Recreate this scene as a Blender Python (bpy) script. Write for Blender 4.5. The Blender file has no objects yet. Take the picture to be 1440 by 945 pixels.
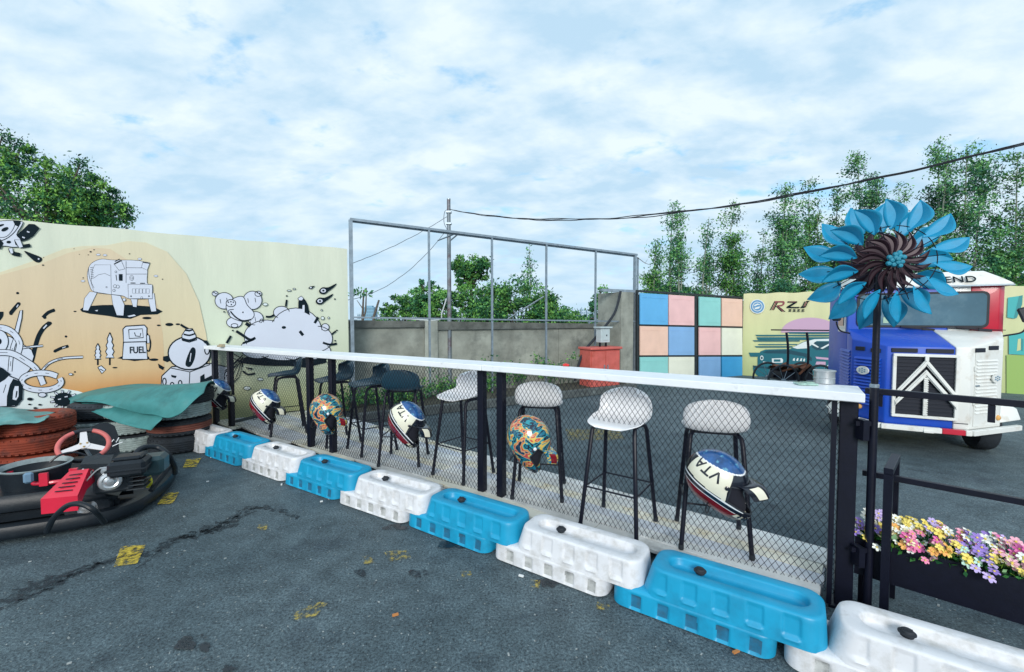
import bpy, bmesh, math, random
import numpy as np
from mathutils import Vector, Matrix
random.seed(7); rng = np.random.default_rng(7)
SC = bpy.context.scene; COL = SC.collection
R = math.radians
# ------------------------------------------------------------------ camera, sky, sun, exposure
CH = 1.5; FPX = 605.0; PITCH = math.atan(24.5/FPX)
cam_d = bpy.data.cameras.new('camera'); cam = bpy.data.objects.new('camera', cam_d); COL.objects.link(cam)
cam_d.sensor_width = 36; cam_d.lens = FPX/1440*36; cam_d.clip_start = .05; cam_d.clip_end = 3000
cam.location = (0, 0, CH); cam.rotation_euler = (R(90)-PITCH, 0, 0); SC.camera = cam
SUN_EL, SUN_AZ = 23, 184        # azimuth from +Y clockwise: low, behind the camera
w = bpy.data.worlds.new('World'); SC.world = w; w.use_nodes = True
nt = w.node_tree; N = nt.nodes; L = nt.links; N.clear()
out = N.new('ShaderNodeOutputWorld'); bg = N.new('ShaderNodeBackground')
sky = N.new('ShaderNodeTexSky'); sky.sky_type = 'NISHITA'; sky.sun_disc = False
sky.sun_elevation = R(SUN_EL); sky.sun_rotation = R(SUN_AZ); sky.ozone_density = 2.0
bg.inputs['Strength'].default_value = 0.1
tc = N.new('ShaderNodeTexCoord'); sep = N.new('ShaderNodeSeparateXYZ'); L.new(tc.outputs['Generated'], sep.inputs[0])
def wm(op, a, b, clamp=False):
    n = N.new('ShaderNodeMath'); n.operation = op; n.use_clamp = clamp
    for i, q in enumerate((a, b)):
        if q is None: continue
        if isinstance(q, (int, float)): n.inputs[i].default_value = q
        else: L.new(q, n.inputs[i])
    return n.outputs[0]
zz = wm('ADD', wm('MAXIMUM', sep.outputs['Z'], 0.0), 0.30)
cx = wm('DIVIDE', sep.outputs['X'], zz); cy = wm('DIVIDE', sep.outputs['Y'], zz)
comb = N.new('ShaderNodeCombineXYZ'); L.new(cx, comb.inputs[0]); L.new(cy, comb.inputs[1])
def wnoise(scale, detail, rough, dist, off, sx=1, sy=1, rot=0):
    mp = N.new('ShaderNodeMapping'); mp.inputs['Location'].default_value = off; mp.inputs['Scale'].default_value = (sx, sy, 1); mp.inputs['Rotation'].default_value = (0, 0, rot)
    L.new(comb.outputs[0], mp.inputs['Vector'])
    n = N.new('ShaderNodeTexNoise'); n.inputs['Scale'].default_value = scale; n.inputs['Detail'].default_value = detail
    n.inputs['Roughness'].default_value = rough; n.inputs['Distortion'].default_value = dist
    L.new(mp.outputs[0], n.inputs['Vector']); return n.outputs['Fac']
n1 = wnoise(4.8, 6, .55, .25, (3.1, 7.7, 0), .85, 1.2, R(35)); n2 = wnoise(1.3, 4, .5, .1, (1.2, 4.4, 2)); n3 = wnoise(11.0, 4, .55, .3, (9, 2, 5), .85, 1.2, R(35))
den = wm('ADD', wm('ADD', wm('MULTIPLY', n1, .60), wm('MULTIPLY', n2, .24)), wm('MULTIPLY', n3, .18))
ramp = N.new('ShaderNodeValToRGB'); L.new(den, ramp.inputs[0])
ramp.color_ramp.elements[0].position = .355; ramp.color_ramp.elements[0].color = (0.22,)*3+(1,)
ramp.color_ramp.elements[1].position = .475; ramp.color_ramp.elements[1].color = (1,)*3+(1,)
ramp.color_ramp.interpolation = 'EASE'
shade = N.new('ShaderNodeValToRGB'); L.new(wnoise(4.6, 6, .55, .1, (5.3, 1.1, 8), .8, 1.25, R(35)), shade.inputs[0])
shade.color_ramp.elements[0].position = .36; shade.color_ramp.elements[0].color = (4.6, 6.5, 8.1, 1)
shade.color_ramp.elements[1].position = .62; shade.color_ramp.elements[1].color = (7.4, 8.5, 9.2, 1)
mixc = N.new('ShaderNodeMixRGB'); L.new(ramp.outputs[0], mixc.inputs[0]); 
blue = N.new('ShaderNodeMixRGB'); blue.blend_type = 'ADD'; blue.inputs[0].default_value = 1; blue.inputs[2].default_value = (0.2, 2.6, 4.6, 1)
L.new(sky.outputs[0], blue.inputs[1]); L.new(blue.outputs[0], mixc.inputs[1]); L.new(shade.outputs[0], mixc.inputs[2])
# thin high haze low down, as in the photo the clouds thin out to an even pale blue at the horizon
hz = N.new('ShaderNodeMixRGB'); hz.inputs[2].default_value = (5.0, 6.9, 8.5, 1)
L.new(wm('MULTIPLY', wm('SUBTRACT', 1.0, wm('MULTIPLY', wm('MAXIMUM', sep.outputs['Z'], 0.0), 3.2), True), .75), hz.inputs[0]); L.new(mixc.outputs[0], hz.inputs[1])
L.new(hz.outputs[0], bg.inputs['Color']); L.new(bg.outputs[0], out.inputs['Surface'])
sd = bpy.data.lights.new('sun', 'SUN'); sd.energy = 2.2; sd.angle = R(22); sd.color = (1, .96, .9)
so = bpy.data.objects.new('sun', sd); COL.objects.link(so)
_a = R(SUN_AZ); sdir = Vector((math.sin(_a)*math.cos(R(SUN_EL)), math.cos(_a)*math.cos(R(SUN_EL)), math.sin(R(SUN_EL))))
so.rotation_euler = sdir.to_track_quat('Z', 'Y').to_euler(); so.location = (0, 0, 20)
SC.view_settings.view_transform = 'Standard'; SC.view_settings.look = 'None'; SC.view_settings.gamma = 1; SC.view_settings.exposure = 0.22
SC.view_settings.use_curve_mapping = False
# ------------------------------------------------------------------ site survey: the photograph's sight lines, used to find points on the ground or on a wall
FW = np.array([0, math.cos(PITCH), -math.sin(PITCH)]); UPV = np.array([0, math.sin(PITCH), math.cos(PITCH)]); EYE = np.array([0, 0, CH])
def ray(x, y): return FW+(x-720)/FPX*np.array([1, 0, 0])+(472.5-y)/FPX*UPV
def gp(x, y, z=0.0):
    r = ray(x, y); return EYE+r*((z-CH)/r[2])
def on(x, y, p, n):
    r = ray(x, y); return EYE+r*(((np.array(p)-EYE)@n)/(r@n))
def atY(x, y, Y):
    r = ray(x, y); return EYE+r*(Y/r[1])
# ------------------------------------------------------------------ materials
def srgb(c):
    return tuple(((v/255)/12.92 if v/255 <= .04045 else ((v/255+.055)/1.055)**2.4) for v in c)
MATS = {}
def mat(name, col, rough=.6, metal=0, var=.0, vscale=8, bump=0, bscale=40, spec=.5, coat=0, dirt=None, dscale=3, dlo=.5, dhi=.7, space='Object', alpha=None, stretch=(1, 1, 1), wear=None):
    if name in MATS: return MATS[name]
    m = bpy.data.materials.new(name); m.use_nodes = True; t = m.node_tree; n = t.nodes; l = t.links
    b = n['Principled BSDF']; b.inputs['Roughness'].default_value = rough; b.inputs['Metallic'].default_value = metal
    b.inputs['Specular IOR Level'].default_value = spec; b.inputs['Coat Weight'].default_value = coat
    c4 = tuple(col)+(1,)
    b.inputs['Base Color'].default_value = c4; m.diffuse_color = c4
    if var or bump or dirt:
        tcn = n.new('ShaderNodeTexCoord'); mp = n.new('ShaderNodeMapping'); mp.inputs['Scale'].default_value = stretch
        l.new(tcn.outputs[space], mp.inputs[0])
    def noise(sc, det=5, ro=.6):
        q = n.new('ShaderNodeTexNoise'); q.inputs['Scale'].default_value = sc; q.inputs['Detail'].default_value = det; q.inputs['Roughness'].default_value = ro
        l.new(mp.outputs[0], q.inputs['Vector']); return q.outputs['Fac']
    src = None
    if var:
        r = n.new('ShaderNodeValToRGB'); l.new(noise(vscale), r.inputs[0])
        r.color_ramp.elements[0].position = .3; r.color_ramp.elements[1].position = .7
        r.color_ramp.elements[0].color = tuple(max(0, v*(1-var)) for v in col)+(1,)
        r.color_ramp.elements[1].color = tuple(min(1, v*(1+var)) for v in col)+(1,)
        src = r.outputs[0]
    if dirt:
        r = n.new('ShaderNodeValToRGB'); l.new(noise(dscale, 8, .65), r.inputs[0]); r.color_ramp.elements[0].position = dlo; r.color_ramp.elements[1].position = dhi
        mx = n.new('ShaderNodeMixRGB'); l.new(r.outputs[0], mx.inputs[0])
        if src: l.new(src, mx.inputs[1])
        else: mx.inputs[1].default_value = c4
        mx.inputs[2].default_value = tuple(dirt)+(1,); src = mx.outputs[0]
    if src: l.new(src, b.inputs['Base Color'])
    if bump:
        bp = n.new('ShaderNodeBump'); bp.inputs['Strength'].default_value = bump; bp.inputs['Distance'].default_value = .01
        l.new(noise(bscale, 4), bp.inputs['Height']); l.new(bp.outputs[0], b.inputs['Normal'])
    if wear:      # worn paint: patches where nothing of it is left
        r = n.new('ShaderNodeValToRGB'); l.new(noise(wear[0], 8, .75), r.inputs[0]); r.color_ramp.elements[0].position = wear[1]; r.color_ramp.elements[1].position = wear[2]
        l.new(r.outputs[0], b.inputs['Alpha'])
    MATS[name] = m; return m
def asphalt():
    m = bpy.data.materials.new('asphalt'); m.use_nodes = True; t = m.node_tree; n = t.nodes; l = t.links; b = n['Principled BSDF']
    tcn = n.new('ShaderNodeTexCoord'); P = tcn.outputs['Object']
    def nz(sc, det, ro=.6):
        q = n.new('ShaderNodeTexNoise'); q.inputs['Scale'].default_value = sc; q.inputs['Detail'].default_value = det; q.inputs['Roughness'].default_value = ro; l.new(P, q.inputs['Vector']); return q.outputs['Fac']
    def rmp(f, a, ca, c, cc):
        r = n.new('ShaderNodeValToRGB'); l.new(f, r.inputs[0]); e = r.color_ramp.elements; e[0].position = a; e[0].color = ca+(1,); e[1].position = c; e[1].color = cc+(1,); return r.outputs[0]
    def mix(a, b_, f, mode='MIX'):
        q = n.new('ShaderNodeMixRGB'); q.blend_type = mode
        for i, v in ((0, f), (1, a), (2, b_)):
            if isinstance(v, float): q.inputs[i].default_value = v
            else: l.new(v, q.inputs[i])
        return q.outputs[0]
    base = rmp(nz(.55, 6), .32, (.054, .083, .098), .70, (.108, .148, .166))
    mid = rmp(nz(7, 5, .7), .3, (.66, .66, .66), .72, (1.25, 1.25, 1.25))
    c = mix(base, mid, 1.0, 'MULTIPLY')
    grit = rmp(nz(75, 4, .9), .38, (.30, .31, .34), .62, (1.95, 1.90, 1.85))
    c = mix(c, grit, 1.0, 'MULTIPLY')
    v = n.new('ShaderNodeTexVoronoi'); v.inputs['Scale'].default_value = 70; l.new(P, v.inputs['Vector'])
    sepc = n.new('ShaderNodeSeparateColor'); l.new(v.outputs['Color'], sepc.inputs[0])
    st = n.new('ShaderNodeMath'); st.operation = 'GREATER_THAN'; st.inputs[1].default_value = .955; l.new(sepc.outputs[0], st.inputs[0])
    d2 = n.new('ShaderNodeMath'); d2.operation = 'LESS_THAN'; d2.inputs[1].default_value = .34; l.new(v.outputs['Distance'], d2.inputs[0])
    mm = n.new('ShaderNodeMath'); mm.operation = 'MULTIPLY'; l.new(st.outputs[0], mm.inputs[0]); l.new(d2.outputs[0], mm.inputs[1])
    m2 = n.new('ShaderNodeMath'); m2.operation = 'MULTIPLY'; m2.inputs[1].default_value = .5; l.new(mm.outputs[0], m2.inputs[0])
    q = n.new('ShaderNodeMixRGB'); l.new(m2.outputs[0], q.inputs[0]); l.new(c, q.inputs[1]); q.inputs[2].default_value = (.28, .34, .36, 1); c = q.outputs[0]
    # old dark patches
    dk = rmp(nz(1.3, 7, .65), .56, (1, 1, 1), .72, (.52, .54, .60)); c = mix(c, dk, 1.0, 'MULTIPLY'); dk = rmp(nz(3.7, 8, .7), .55, (1, 1, 1), .70, (.62, .64, .68)); c = mix(c, dk, 1.0, 'MULTIPLY'); lt_ = rmp(nz(.9, 8, .7), .56, (1, 1, 1), .74, (1.35, 1.33, 1.30)); c = mix(c, lt_, 1.0, 'MULTIPLY')
    l.new(c, b.inputs['Base Color'])
    rr = rmp(nz(2.0, 5), .3, (.62,)*3, .7, (.9,)*3); l.new(rr, b.inputs['Roughness']); b.inputs['Specular IOR Level'].default_value = .35
    bp = n.new('ShaderNodeBump'); bp.inputs['Strength'].default_value = .9; bp.inputs['Distance'].default_value = .006
    ad = n.new('ShaderNodeMath'); ad.operation = 'ADD'; l.new(nz(120, 3, .8), ad.inputs[0]); l.new(nz(28, 4), ad.inputs[1]); l.new(ad.outputs[0], bp.inputs['Height']); l.new(bp.outputs[0], b.inputs['Normal'])
    return m
def grad_mat(name, stops, z0, z1, x_stops=None, var=.03, axis=2):
    """printed cloth: colours as printed from the foot of the sheet to its top"""
    m = bpy.data.materials.new(name); m.use_nodes = True; t = m.node_tree; n = t.nodes; l = t.links; b = n['Principled BSDF']
    b.inputs['Roughness'].default_value = .65; b.inputs['Specular IOR Level'].default_value = .25
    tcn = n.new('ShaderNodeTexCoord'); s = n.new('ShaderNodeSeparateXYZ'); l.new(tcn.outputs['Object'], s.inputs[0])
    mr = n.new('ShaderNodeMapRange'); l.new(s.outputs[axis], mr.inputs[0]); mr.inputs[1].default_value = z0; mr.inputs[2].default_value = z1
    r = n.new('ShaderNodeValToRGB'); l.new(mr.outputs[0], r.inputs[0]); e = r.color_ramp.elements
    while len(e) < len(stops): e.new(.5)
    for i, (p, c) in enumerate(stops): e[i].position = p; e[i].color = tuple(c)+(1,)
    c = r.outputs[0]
    if x_stops:
        mx = n.new('ShaderNodeMapRange'); l.new(s.outputs[0], mx.inputs[0]); mx.inputs[1].default_value = x_stops[0]; mx.inputs[2].default_value = x_stops[1]
        r2 = n.new('ShaderNodeValToRGB'); l.new(mx.outputs[0], r2.inputs[0]); r2.color_ramp.elements[0].color = tuple(x_stops[2])+(1,); r2.color_ramp.elements[1].color = tuple(x_stops[3])+(1,)
        q = n.new('ShaderNodeMixRGB'); q.blend_type = 'MULTIPLY'; q.inputs[0].default_value = 1; l.new(c, q.inputs[1]); l.new(r2.outputs[0], q.inputs[2]); c = q.outputs[0]
    nz = n.new('ShaderNodeTexNoise'); mp = n.new('ShaderNodeMapping'); mp.inputs['Scale'].default_value = (3, 3, .5); l.new(tcn.outputs['Object'], mp.inputs[0]); l.new(mp.outputs[0], nz.inputs['Vector']); nz.inputs['Scale'].default_value = 1.6; nz.inputs['Detail'].default_value = 6
    r3 = n.new('ShaderNodeValToRGB'); l.new(nz.outputs['Fac'], r3.inputs[0]); r3.color_ramp.elements[0].position = .3; r3.color_ramp.elements[1].position = .7
    r3.color_ramp.elements[0].color = (1-var*2,)*3+(1,); r3.color_ramp.elements[1].color = (1,)*3+(1,)
    q = n.new('ShaderNodeMixRGB'); q.blend_type = 'MULTIPLY'; q.inputs[0].default_value = 1; l.new(c, q.inputs[1]); l.new(r3.outputs[0], q.inputs[2]); l.new(q.outputs[0], b.inputs['Base Color'])
    bp = n.new('ShaderNodeBump'); bp.inputs['Strength'].default_value = .35; bp.inputs['Distance'].default_value = .03; l.new(nz.outputs['Fac'], bp.inputs['Height']); l.new(bp.outputs[0], b.inputs['Normal'])
    return m
def swirl_mat(name, cols, scale=9, dist=3.5):
    m = bpy.data.materials.new(name); m.use_nodes = True; t = m.node_tree; n = t.nodes; l = t.links; b = n['Principled BSDF']
    b.inputs['Roughness'].default_value = .22; b.inputs['Coat Weight'].default_value = .6
    tcn = n.new('ShaderNodeTexCoord'); nz = n.new('ShaderNodeTexNoise'); l.new(tcn.outputs['Object'], nz.inputs['Vector'])
    nz.inputs['Scale'].default_value = scale; nz.inputs['Detail'].default_value = 2.5; nz.inputs['Distortion'].default_value = dist
    r = n.new('ShaderNodeValToRGB'); r.color_ramp.interpolation = 'CONSTANT'; l.new(nz.outputs['Fac'], r.inputs[0]); e = r.color_ramp.elements
    while len(e) < len(cols): e.new(.5)
    for i, c in enumerate(cols): e[i].position = .30+.42*i/len(cols) if i else 0; e[i].color = tuple(c)+(1,)
    l.new(r.outputs[0], b.inputs['Base Color']); return m
BLACK = mat('black_metal', (.004, .005, .014), .42, 0, .2, 20, bump=.08, bscale=60, spec=.35)
BLACKP = mat('black_plastic', (.012, .016, .024), .45, 0, .25, 12, bump=.1, bscale=50)
RUBBER = mat('black_rubber', (.018, .024, .032), .75, 0, .35, 10, bump=.3, bscale=60)
WHITEP = mat('white_painted_board', (.78, .81, .84), .45, 0, .05, 5, bump=.15, bscale=15, dirt=(.42, .45, .46), dscale=9, dlo=.6, dhi=.82)
GALV = mat('galvanised_steel', (.28, .34, .39), .42, .55, .2, 12, bump=.05)
CONC = mat('bare_concrete', (.27, .285, .25), .9, 0, .35, 2.2, bump=.5, bscale=25, dirt=(.085, .095, .09), dscale=1.6, dlo=.52, dhi=.74)
# ------------------------------------------------------------------ mesh builder
def tag(o, label=None, cat=None, group=None, kind=None):
    if label: o['label'] = label
    if cat: o['category'] = cat
    if group: o['group'] = group
    if kind: o['kind'] = kind
    return o
def thing(name, loc, label, cat, group=None, rz=0):
    o = bpy.data.objects.new(name, None); COL.objects.link(o); o.location = loc; o.rotation_euler = (0, 0, rz); o.empty_display_size = .1
    return tag(o, label, cat, group)
def basis(d, up=(0, 0, 1)):
    d = np.array(d, float); d /= np.linalg.norm(d); up = np.array(up, float)
    if abs(d@up) > .98: up = np.array([0, 1., 0]) if abs(d[1]) < .9 else np.array([1., 0, 0])
    a = np.cross(d, up); a /= np.linalg.norm(a); b = np.cross(a, d); return d, a, b
class MB:
    def __init__(s): s.v = []; s.f = []; s.m = []
    def add(s, vs, fs, mi=0):
        o = len(s.v); s.v += [tuple(map(float, q)) for q in vs]; s.f += [tuple(i+o for i in f) for f in fs]; s.m += [mi]*len(fs); return s
    def box(s, c, size, ax=None, mi=0, bev=0):
        c = np.array(c, float); ax = np.eye(3) if ax is None else np.array(ax, float); h = np.array(size)/2
        if bev:
            hs = []
            for k in range(3):
                for sx in (-1, 1):
                    for sy in (-1, 1):
                        for sz in (-1, 1):
                            q = np.array([sx, sy, sz])*h; r = np.array([sx, sy, sz])*bev; r[k] = 0; hs.append(c+(q-r)@ax)
            bm = bmesh.new(); [bm.verts.new(p) for p in hs]; bmesh.ops.convex_hull(bm, input=bm.verts); bm.verts.index_update()
            s.add([v.co for v in bm.verts], [[v.index for v in f.verts] for f in bm.faces], mi); bm.free(); return s
        vs = [c+(np.array([x, y, z])*h)@ax for x in (-1, 1) for y in (-1, 1) for z in (-1, 1)]
        return s.add(vs, [(0, 1, 3, 2), (4, 6, 7, 5), (0, 4, 5, 1), (2, 3, 7, 6), (0, 2, 6, 4), (1, 5, 7, 3)], mi)
    def beam(s, p0, p1, w, h=None, up=(0, 0, 1), mi=0, bev=0):
        p0 = np.array(p0, float); p1 = np.array(p1, float); d, a, b = basis(p1-p0, up)
        return s.box((p0+p1)/2, (np.linalg.norm(p1-p0), w, h or w), [d, a, b], mi, bev)
    def tube(s, pts, r, n=8, closed=False, mi=0, cap=True):
        P = [np.array(p, float) for p in pts]; k = len(P); rr = r if hasattr(r, '__len__') else [r]*k
        vs = []; prev = None
        for i in range(k):
            d = (P[(i+1) % k]-P[i-1]) if closed or 0 < i < k-1 else (P[1]-P[0] if i == 0 else P[-1]-P[-2])
            d = d/(np.linalg.norm(d)+1e-12)
            if prev is None: _, a, b = basis(d)
            else:
                a = prev-d*(prev@d); a /= np.linalg.norm(a)+1e-12; b = np.cross(a, d)
            prev = a
            for j in range(n):
                t = 2*math.pi*j/n; vs.append(P[i]+rr[i]*(a*math.cos(t)+b*math.sin(t)))
        fs = []
        for i in range(k if closed else k-1):
            i2 = (i+1) % k
            for j in range(n): fs.append((i*n+j, i*n+(j+1) % n, i2*n+(j+1) % n, i2*n+j))
        if cap and not closed: fs += [tuple(range(n)), tuple(range((k-1)*n, k*n))]
        return s.add(vs, fs, mi)
    def lathe(s, prof, c=(0, 0, 0), ax=(0, 0, 1), n=24, mi=0, cap=True):
        d, a, b = basis(ax); c = np.array(c, float); vs = []
        for r, z in prof:
            for j in range(n):
                t = 2*math.pi*j/n; vs.append(c+d*z+r*(a*math.cos(t)+b*math.sin(t)))
        fs = [(i*n+j, i*n+(j+1) % n, (i+1)*n+(j+1) % n, (i+1)*n+j) for i in range(len(prof)-1) for j in range(n)]
        if cap:
            if prof[0][0] > 1e-5: fs.append(tuple(range(n)))
            if prof[-1][0] > 1e-5: fs.append(tuple(range((len(prof)-1)*n, len(prof)*n)))
        return s.add(vs, fs, mi)
    def grid(s, G, mi=0, closed_u=False, closed_v=False):
        G = np.array(G, float); nu, nv = G.shape[:2]; fs = []
        for i in range(nu if closed_u else nu-1):
            for j in range(nv if closed_v else nv-1):
                fs.append((i*nv+j, i*nv+(j+1) % nv, ((i+1) % nu)*nv+(j+1) % nv, ((i+1) % nu)*nv+j))
        return s.add(G.reshape(-1, 3), fs, mi)
    def prism(s, poly, dirv, mi=0):
        """closed slab: polygon swept along dirv"""
        k = len(poly); P = [np.array(p, float) for p in poly]; dv = np.array(dirv, float)
        return s.add(P+[p+dv for p in P], [tuple(range(k)), tuple(range(2*k-1, k-1, -1))]+[(i, i+k, (i+1) % k+k, (i+1) % k) for i in range(k)], mi)
    def build(s, name, mats, parent=None, smooth=False, world=False, label=None, kind=None, fix=True, auto=None):
        me = bpy.data.meshes.new(name); vs = s.v
        if world and parent is not None:
            M = np.array(parent_matrix(parent).inverted()); A = np.array(vs); vs = (A@M[:3, :3].T+M[:3, 3]).tolist()
        me.from_pydata(vs, [], s.f); mats = mats if isinstance(mats, (list, tuple)) else [mats]
        for m in mats: me.materials.append(m)
        if len(mats) > 1: me.polygons.foreach_set('material_index', s.m)
        if fix:
            bm = bmesh.new(); bm.from_mesh(me); bmesh.ops.recalc_face_normals(bm, faces=bm.faces); bm.to_mesh(me); bm.free()
        if smooth or auto:
            me.polygons.foreach_set('use_smooth', [True]*len(me.polygons))
            me.set_sharp_from_angle(angle=R(auto or 35))
        me.update(); o = bpy.data.objects.new(name, me); COL.objects.link(o)
        if parent is not None: o.parent = parent
        if label: o['label'] = label
        if kind: o['kind'] = kind
        return o
def parent_matrix(p):
    M = Matrix.Identity(4)
    while p is not None: M = p.matrix_basis @ M; p = p.parent
    return M
def copy_tree(o, parent=None):
    c = o.copy(); COL.objects.link(c)
    if parent is not None: c.parent = parent
    for ch in [q for q in bpy.data.objects if q.parent == o]: copy_tree(ch, c)
    return c
def share(o, mesh_name_parent):      # another part sharing a mesh
    c = o.copy(); COL.objects.link(c); return c
def text_mesh(body, size, depth=.0, spacing=1.0, bold=0):
    cu = bpy.data.curves.new('lettering', 'FONT'); cu.body = body; cu.size = size; cu.extrude = depth; cu.space_character = spacing; cu.align_x = 'CENTER'; cu.align_y = 'CENTER'; cu.offset = bold
    o = bpy.data.objects.new('lettering', cu); COL.objects.link(o)
    dg = bpy.context.evaluated_depsgraph_get(); me = bpy.data.meshes.new_from_object(o.evaluated_get(dg)); bpy.data.objects.remove(o); return me
def place_text(body, size, origin, xdir, ydir, m, parent, name='lettering', depth=.001, spacing=1.0, sx=1.0, bold=0, shear=0):
    me = text_mesh(body, size, depth, spacing, bold); xd = np.array(xdir, float); xd /= np.linalg.norm(xd); yd = np.array(ydir, float); yd /= np.linalg.norm(yd); zd = np.cross(xd, yd)
    A = np.array([v.co for v in me.vertices]); P = np.array(origin)+(A[:, :1]*sx+A[:, 1:2]*shear)*xd+A[:, 1:2]*yd+A[:, 2:3]*zd
    b = MB(); b.add(P, [tuple(p.vertices) for p in me.polygons]); bpy.data.meshes.remove(me)
    return b.build(name, m, parent, world=True, fix=False)
def unit(v):
    v = np.array(v, float); return v/np.linalg.norm(v)
def spline(pts, n=8, closed=False):
    P = [np.array(p, float) for p in pts]; k = len(P); o = []
    for i in range(k if closed else k-1):
        if closed: p0, p1, p2, p3 = P[i-1], P[i], P[(i+1) % k], P[(i+2) % k]
        else: p0, p1, p2, p3 = P[max(i-1, 0)], P[i], P[i+1], P[min(i+2, k-1)]
        for j in range(n):
            t = j/n; o.append(.5*((2*p1)+(-p0+p2)*t+(2*p0-5*p1+4*p2-p3)*t*t+(-p0+3*p1-3*p2+p3)*t**3))
    if not closed: o.append(P[-1])
    return o
# ------------------------------------------------------------------ ground
ASPH = asphalt()
MB().add([(-400, -60, 0), (400, -60, 0), (400, 700, 0), (-400, 700, 0)], [(0, 1, 2, 3)]).build('ground', ASPH, fix=False)['kind'] = 'structure'
YEL = mat('worn_yellow_paint', (.46, .34, .04), .85, 0, .35, 30, wear=(30, .40, .56))
YEL2 = mat('faint_yellow_paint', (.40, .31, .07), .85, 0, .3, 30, wear=(32, .48, .62))
def sheet(name, pts, z, m, kind='structure'):
    b = MB(); b.add([tuple(gp(x, y, z)) for x, y in pts], [tuple(range(len(pts)))]); o = b.build(name, m, fix=False); o['kind'] = kind
    if o.data.polygons[0].normal.z < 0: o.data.flip_normals()
    return o
for pts, m in ((((170, 768), (205, 766), (193, 792), (160, 797)), YEL), (((233, 693), (252, 692), (243, 708), (221, 709)), YEL), (((262, 646), (283, 644), (276, 656), (257, 658)), YEL),
               (((418, 858), (450, 846), (461, 848), (444, 866), (408, 873)), YEL2), (((540, 776), (572, 772), (578, 784), (548, 790)), YEL2), (((648, 803), (662, 803), (664, 811), (650, 812)), YEL2), (((745, 815), (760, 816), (758, 827), (746, 826)), YEL2),
               (((840, 846), (858, 850), (856, 858), (838, 856)), YEL2), (((508, 783), (520, 781), (528, 792), (512, 793)), YEL2),
               (((795, 603), (870, 604), (880, 618), (800, 619)), YEL2), (((362, 738), (376, 737), (376, 745), (362, 746)), YEL2)):
    sheet('road_marking', pts, .008, m)
TAR = mat('tar_seam', (.016, .026, .034), .7, 0, .3, 20, wear=(22, .42, .60)); OIL = mat('oil_stain', (.008, .014, .022), .35, 0, .2, 20, wear=(16, .40, .55))
def crack(pts, w):
    P = spline([gp(x, y, .004) for x, y in pts], 10); b = MB(); Lp = []; Rp = []
    for i, p in enumerate(P):
        d = unit(P[min(i+1, len(P)-1)]-P[max(i-1, 0)]); a = np.array([-d[1], d[0], 0]); jit = random.uniform(-.3, .3)*w
        ww = w*(.25+random.random()*.9)*math.sin(math.pi*min(1, max(.05, i/(len(P)-1)*.96+.02)))**.4; Lp.append(p+a*(ww+jit)); Rp.append(p-a*(ww-jit))
    b.grid([Lp, Rp]); o = b.build('asphalt_crack', TAR, fix=False); o['kind'] = 'structure'
    if o.data.polygons[0].normal.z < 0: o.data.flip_normals()
crack([(-20, 862), (60, 832), (110, 805), (165, 785), (215, 776), (250, 756), (290, 748), (325, 728), (350, 714), (385, 716), (420, 729)], .05)
crack([(225, 773), (208, 788), (190, 800)], .012); crack([(262, 756), (300, 744), (335, 738)], .05); crack([(-10, 850), (60, 822), (140, 790)], .09); crack([(240, 762), (290, 745), (330, 730), (365, 712)], .09)
def blob(cx, cy, rx, ry, n=26, z=.006):
    pts = []; ph = [random.uniform(0, 6.3) for _ in range(4)]
    for i in range(n):
        t = 2*math.pi*i/n; r = 1+.22*math.sin(2*t+ph[0])+.16*math.sin(3*t+ph[1])+.12*math.sin(5*t+ph[2])+.07*math.sin(9*t+ph[3]); pts.append((cx+rx*r*math.cos(t), cy+ry*r*math.sin(t)))
    sheet('oil_stain', pts, z, OIL)
for a in ((261, 905, 17, 8), (288, 909, 9, 6), (287, 895, 5, 3), (322, 940, 8, 5), (507, 805, 9, 4), (588, 806, 12, 6), (556, 741, 14, 5), (640, 765, 20, 7), (770, 820, 14, 6)): blob(*a)
# loose chips, grit, cigarette ends and leaf bits lying on the asphalt
b = MB()
for i in range(1100):
    x = random.uniform(0, 1440); y = 640+305*random.random()**.8; p = gp(x, y, .0)
    s_ = random.uniform(.0015, .0045)*(2.0 if random.random() < .06 else 1); a = random.random()*3; c, q = math.cos(a), math.sin(a)
    if -.6 < (p-np.array([1.71, 2.07, 0]))@np.array([.5537, .8327, 0]) < 1.2 and p[0] < 2.2: continue
    b.box((p[0], p[1], s_*.3), (s_*2, s_, s_*.6), [[c, q, 0], [-q, c, 0], [0, 0, 1]], random.choice((0, 0, 0, 1, 2)))
b.build('gravel', [mat('pale_grit', (.22, .25, .25), .9), mat('white_grit', (.34, .37, .37), .8), mat('dark_grit', (.10, .12, .13), .9)], fix=False)['kind'] = 'stuff'
b = MB()
for x, y, l, c in ((1035, 918, .035, 0), (573, 703, .03, 1), (462, 701, .05, 1), (452, 706, .02, 1), (556, 866, .03, 0), (733, 811, .03, 1), (396, 682, .03, 1), (298, 643, .05, 1), (292, 678, .02, 1)):
    p = gp(x, y); a = random.random()*3; b.box((p[0], p[1], .006), (l, .012, .008), [[math.cos(a), math.sin(a), 0], [-math.sin(a), math.cos(a), 0], [0, 0, 1]], c)
b.build('litter', [mat('orange_scrap', (.5, .2, .06), .8), mat('white_scrap', (.7, .72, .72), .8)], fix=False)['kind'] = 'stuff'
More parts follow.
